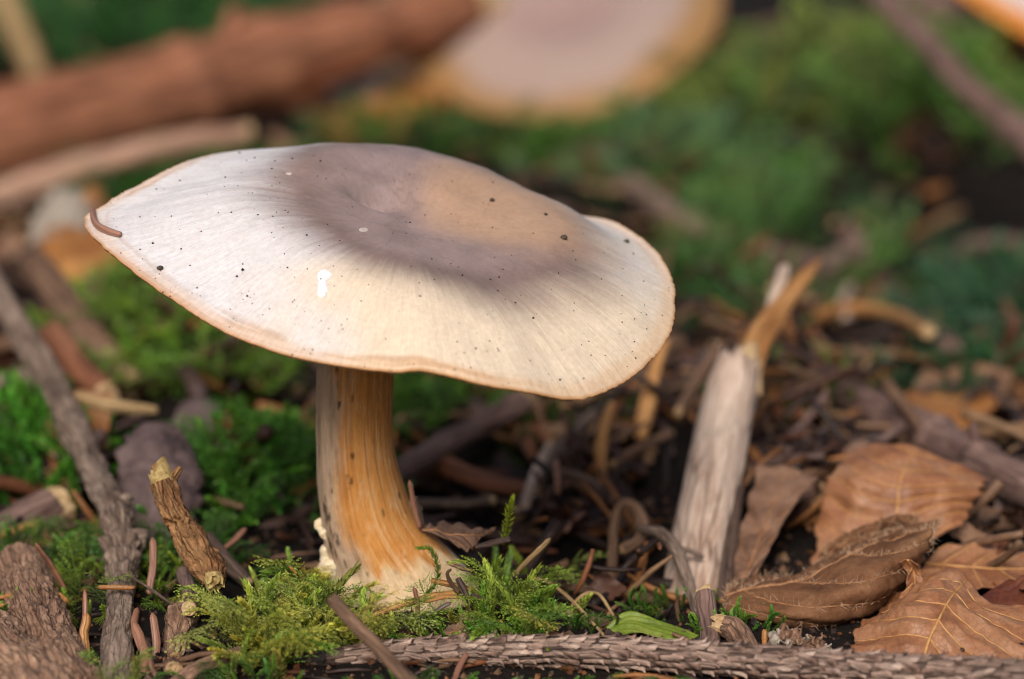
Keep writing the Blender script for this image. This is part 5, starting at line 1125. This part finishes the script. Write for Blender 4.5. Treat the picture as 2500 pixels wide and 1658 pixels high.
# ------------------------------------------------------------------ moss
SH_N = [shoot_proto(L, 100+i, 0.0115, 0.125, 0.025, bd, an+0.12) for i, (L, bd, an) in enumerate(((0.8, 0.5, 0.95), (1.0, 0.8, 0.9), (0.65, 0.2, 1.05), (0.9, 1.1, 0.85)))]
FR_N = [frond_proto(L, 200+i) for i, L in enumerate((1.2, 1.45, 1.0, 1.3))]
SH_F = [shoot_proto(1.0, 300+i, 0.030, 0.15, 0.036, bd, 0.95) for i, bd in enumerate((0.3, 0.7, 1.1))]
FR_F = [frond_proto(1.2, 400+i, 8, 2.0) for i in range(3)]
r0 = np.random.default_rng(23)
for q, (px, py, rx, ry, h, cnt, kind, base, size, lab) in enumerate(MOSS_P):
    cl = Cloud(); cx, cy = MP[q][0], MP[q][1]
    if kind == 'hero':
        spots = []
        for _ in range(520):
            ppx, ppy = r0.uniform(545, 1420), r0.uniform(1400, 1665)
            top_line = np.interp(ppx, [500, 560, 640, 760, 830, 1000, 1100, 1250, 1350, 1420], [1600, 1540, 1470, 1450, 1500, 1540, 1540, 1440, 1460, 1490])
            if ppy < top_line or (ppx > 1330 and ppy > 1520): continue
            p = gp(ppx, ppy)
            if p[1] < (-2.25 if ppx > 700 else -3.5): continue
            spots.append((p, ppx))
        for p, ppx in spots:
            fr = r0.random() < 0.33
            V, F, C = (FR_N if fr else SH_N)[r0.integers(4)]; s_ = r0.uniform(0.6, 1.05)*(1.0 if fr else 0.9)*(0.7 if 930 < ppx < 1190 else 1.0)
            yel = sm(1000, 600, ppx)*0+ (0.75 if ppx < 960 else 0.2)+r0.normal()*0.2
            bc = np.array([0.16, 0.34, 0.04])*(1-np.clip(yel, 0, 1))+np.array([0.58, 0.6, 0.13])*np.clip(yel, 0, 1)
            if fr:
                az = r0.uniform(-2.6, -0.4) if r0.random() < 0.75 else r0.uniform(0, 6.28)
                M = rotz(az, r0.uniform(0.0, 0.7), r0.normal()*0.25)
            else:
                M = rot_from(np.array([r0.normal()*0.55, r0.normal()*0.5-0.35, 0.9]), r0.uniform(0, 6.28))
            cl.add((V*s_) @ M.T+p+np.array([0, 0, -0.02]), F, moss_cols(C, bc, r0))
    else:
        far = MP[q][1] > 3
        tuft = []
        for _ in range(max(3, cnt//12)):
            a, rd = r0.uniform(0, 6.28), r0.uniform(0, 1)**0.5
            tuft.append((cx+rx*rd*math.cos(a), cy+ry*rd*math.sin(a), r0.uniform(0.6, 1.25)))
        for _ in range(cnt):
            a, rd = r0.uniform(0, 6.28), r0.uniform(0, 1)**0.5
            x, y = cx+rx*rd*math.cos(a)*1.05, cy+ry*rd*math.sin(a)*1.05
            if far:
                tx, ty, tb = tuft[r0.integers(len(tuft))]; dx, dy = r0.normal(size=2)*0.26*size**0.8; x, y = tx+dx, ty+dy
            if x*x*0+ (x+1.5)**2+(y-0.05)**2 < 0.9: continue
            pass
            p = np.array([x, y, float(ground(x, y))-0.02*size])
            fr = kind == 'mix' and r0.random() < 0.5
            lib = (FR_F if far else FR_N) if fr else (SH_F if far else SH_N)
            V, F, C = lib[r0.integers(len(lib))]; s_ = r0.uniform(0.6, 1.1)*(size*0.7 if not far else 0.75*size**0.75)
            out = np.array([dx*1.2/size**0.8+r0.normal()*0.2, dy*1.2/size**0.8+r0.normal()*0.2, 0.8]) if far else np.array([(x-cx)/rx*0.5+r0.normal()*0.35, (y-cy)/ry*0.5+r0.normal()*0.35-0.1, 0.9])
            M = rotz(math.atan2(out[1], out[0])+r0.normal()*0.5, r0.uniform(0, 0.9), r0.normal()*0.3) if fr else rot_from(out, r0.uniform(0, 6.28))
            cl.add((V*s_) @ M.T+p, F, moss_cols(C, np.array(base)*(tb*r0.uniform(0.95, 1.7) if far else r0.uniform(0.8, 1.7)), r0))
    if cl.n: cl.build('moss', MOSS, lab)

# ------------------------------------------------------------------ the loose litter nobody could count
def box_needle(L, r):
    n = 4; t = np.linspace(0, 1, n); P = np.stack([L*(t-0.5), 0.06*L*np.sin(np.pi*t), 0*t], -1)
    V, F, tc = tube(P, r*np.array([0.7, 1, 0.95, 0.6]), 5, 3, 0.1); return V, np.concatenate([np.concatenate([f[:, :3], f[:, [0, 2, 3]]]) if f.shape[1] == 4 else f for f in F])
LB = [box_needle(1.1, 0.05), box_needle(0.8, 0.055), box_needle(1.3, 0.055)]
def shard(seed):
    r1 = np.random.default_rng(seed); g = 6; u, v = np.meshgrid(np.linspace(-1, 1, g), np.linspace(-1, 1, g), indexing='ij')
    z = 0.35*fbm(np.stack([u*1.2, v*1.2, 0*u+seed], -1), seed, 3)+0.15*u*u
    k = 1-0.35*np.abs(fbm(np.stack([u*2, v*2, 0*u], -1), seed+3, 2))
    V = np.stack([u*k, v*k*0.7, z], -1).reshape(-1, 3)*0.6; F = quads_grid(g, g); return V, np.concatenate([F[:, :3], F[:, [0, 2, 3]]])
SHD = [shard(i) for i in range(6)]
BROWNS = np.array([(0.26, 0.09, 0.035), (0.13, 0.05, 0.026), (0.40, 0.16, 0.045), (0.08, 0.035, 0.024), (0.30, 0.16, 0.09), (0.16, 0.09, 0.075), (0.04, 0.02, 0.015), (0.36, 0.2, 0.1), (0.05, 0.026, 0.018)])
HOLLOWS = ((2270, 640, 230, 160), (2460, 570, 180, 220), (2080, 400, 90, 60), (1690, 270, 80, 50), (1400, 1330, 110, 90), (1150, 1200, 130, 60), (1600, 1200, 60, 120), (1930, 1330, 70, 60), (2350, 880, 140, 60), (820, 330, 120, 40), (560, 1230, 60, 60))
nd, lf = Cloud(), Cloud(); r0 = np.random.default_rng(47)
def scatter(cl, lib, cnt, pxr, pyr, smin, smax, tilt, lift, keep=None):
    for _ in range(cnt):
        px, py = r0.uniform(*pxr), r0.uniform(*pyr)
        p = flat(px, py)
        if p[1] > 110: continue
        if any(((px-hx)/ha)**2+((py-hy)/hb)**2 < 1 for hx, hy, ha, hb in HOLLOWS) and r0.random() < 0.96: continue
        if ((px-2060)/330)**2+((py-1420)/170)**2 < 1 or ((px-2290)/230)**2+((py-1080-0.5*(px-2290))/75)**2 < 0.8 or ((px-1730)/110)**2+((py-1250)/250)**2 < 1: continue
        if keep is not None and not keep(px, py): continue
        z = float(ground(p[0], p[1])); far_s = 1+max(0, p[1])/28.0
        V, F = lib[r0.integers(len(lib))]; s_ = r0.uniform(smin, smax)*far_s**0.6
        M = rotz(r0.uniform(0, 6.28), r0.normal()*tilt, r0.uniform(0, 6.28) if lib is LB else r0.normal()*0.5)
        b = BROWNS[r0.integers(len(BROWNS))]*r0.uniform(0.32, 0.88)
        cl.add((V*s_) @ M.T+np.array([p[0], p[1], z+lift*r0.random()*far_s]), F, np.broadcast_to(b, (len(V), 3)))
scatter(nd, LB, 1500, (-250, 2750), (60, 1300), 0.7, 1.2, 0.35, 0.35)
scatter(nd, LB, 420, (1280, 2100), (760, 1420), 0.6, 1.1, 0.6, 0.8)
scatter(nd, LB, 260, (-100, 2600), (1300, 1680), 0.45, 0.8, 0.25, 0.05, lambda x, y: not (500 < x < 1420 and y > 1380))
scatter(lf, SHD, 420, (-250, 2750), (60, 1250), 0.5, 1.2, 0.4, 0.3)
scatter(nd, LB, 500, (-1300, -100), (60, 1680), 0.5, 1.0, 0.3, 0.2)
scatter(nd, LB, 400, (2600, 3700), (60, 1680), 0.5, 1.0, 0.3, 0.2)
scatter(lf, SHD, 170, (-1300, -100), (60, 1500), 0.5, 1.1, 0.4, 0.3)
scatter(lf, SHD, 150, (2600, 3700), (60, 1500), 0.5, 1.1, 0.4, 0.3)
scatter(lf, SHD, 150, (1300, 2500), (760, 1420), 0.3, 0.8, 0.5, 0.4)
STK = []
for i in range(5):
    t = np.linspace(0, 1, 9); P = np.stack([2.2*(t-0.5), 0.12*np.sin(3*t+i), 0.1*np.cos(4*t+2*i)], -1); V, F, tc = tube(P, np.linspace(0.11, 0.07, 9), 7, 30+i, 0.3)
    STK.append((V, np.concatenate([np.concatenate([f[:, :3], f[:, [0, 2, 3]]]) if f.shape[1] == 4 else f for f in F])))
tl = Cloud()
scatter(tl, STK, 260, (-250, 2750), (60, 1200), 0.5, 1.2, 0.3, 0.3)
scatter(tl, STK, 130, (1280, 2500), (760, 1400), 0.35, 0.9, 0.4, 0.5)
tl.build('twig_litter', LITTER, 'small broken twig bits strewn over the forest floor', 'twig litter')
scatter(nd, LB, 150, (-50, 2550), (1560, 1690), 0.3, 0.6, 0.2, 0.04)
crumbs = Cloud(); oc = np.array([[1, 0, 0], [-1, 0, 0], [0, 1, 0], [0, -1, 0], [0, 0, 1], [0, 0, -1]], float); of = np.array([(0, 2, 4), (2, 1, 4), (1, 3, 4), (3, 0, 4), (2, 0, 5), (1, 2, 5), (3, 1, 5), (0, 3, 5)])
for _ in range(5200):
    p = flat(r0.uniform(-150, 2650), r0.uniform(1120, 1700)); rr_ = 0.03*r0.lognormal(0, 0.5)
    crumbs.add((oc*r0.uniform(0.5, 1.4, (6, 1))*rr_) @ rotz(r0.uniform(0, 6.28), r0.normal(), 0).T+np.array([p[0], p[1], float(ground(p[0], p[1]))+rr_*0.3]), of, np.broadcast_to(BROWNS[r0.integers(len(BROWNS))]*r0.uniform(0.15, 0.7), (6, 3)))
crumbs.build('soil_crumb_litter', LITTER, 'dark soil crumbs covering the ground between the sticks', 'soil', smooth=False)
nd.build('needle_litter', LITTER, 'brown conifer needles strewn over the forest floor', 'needles')
lf.build('leaf_litter', LITTER, 'crumbled brown leaf and bark scraps strewn over the forest floor', 'leaf litter')
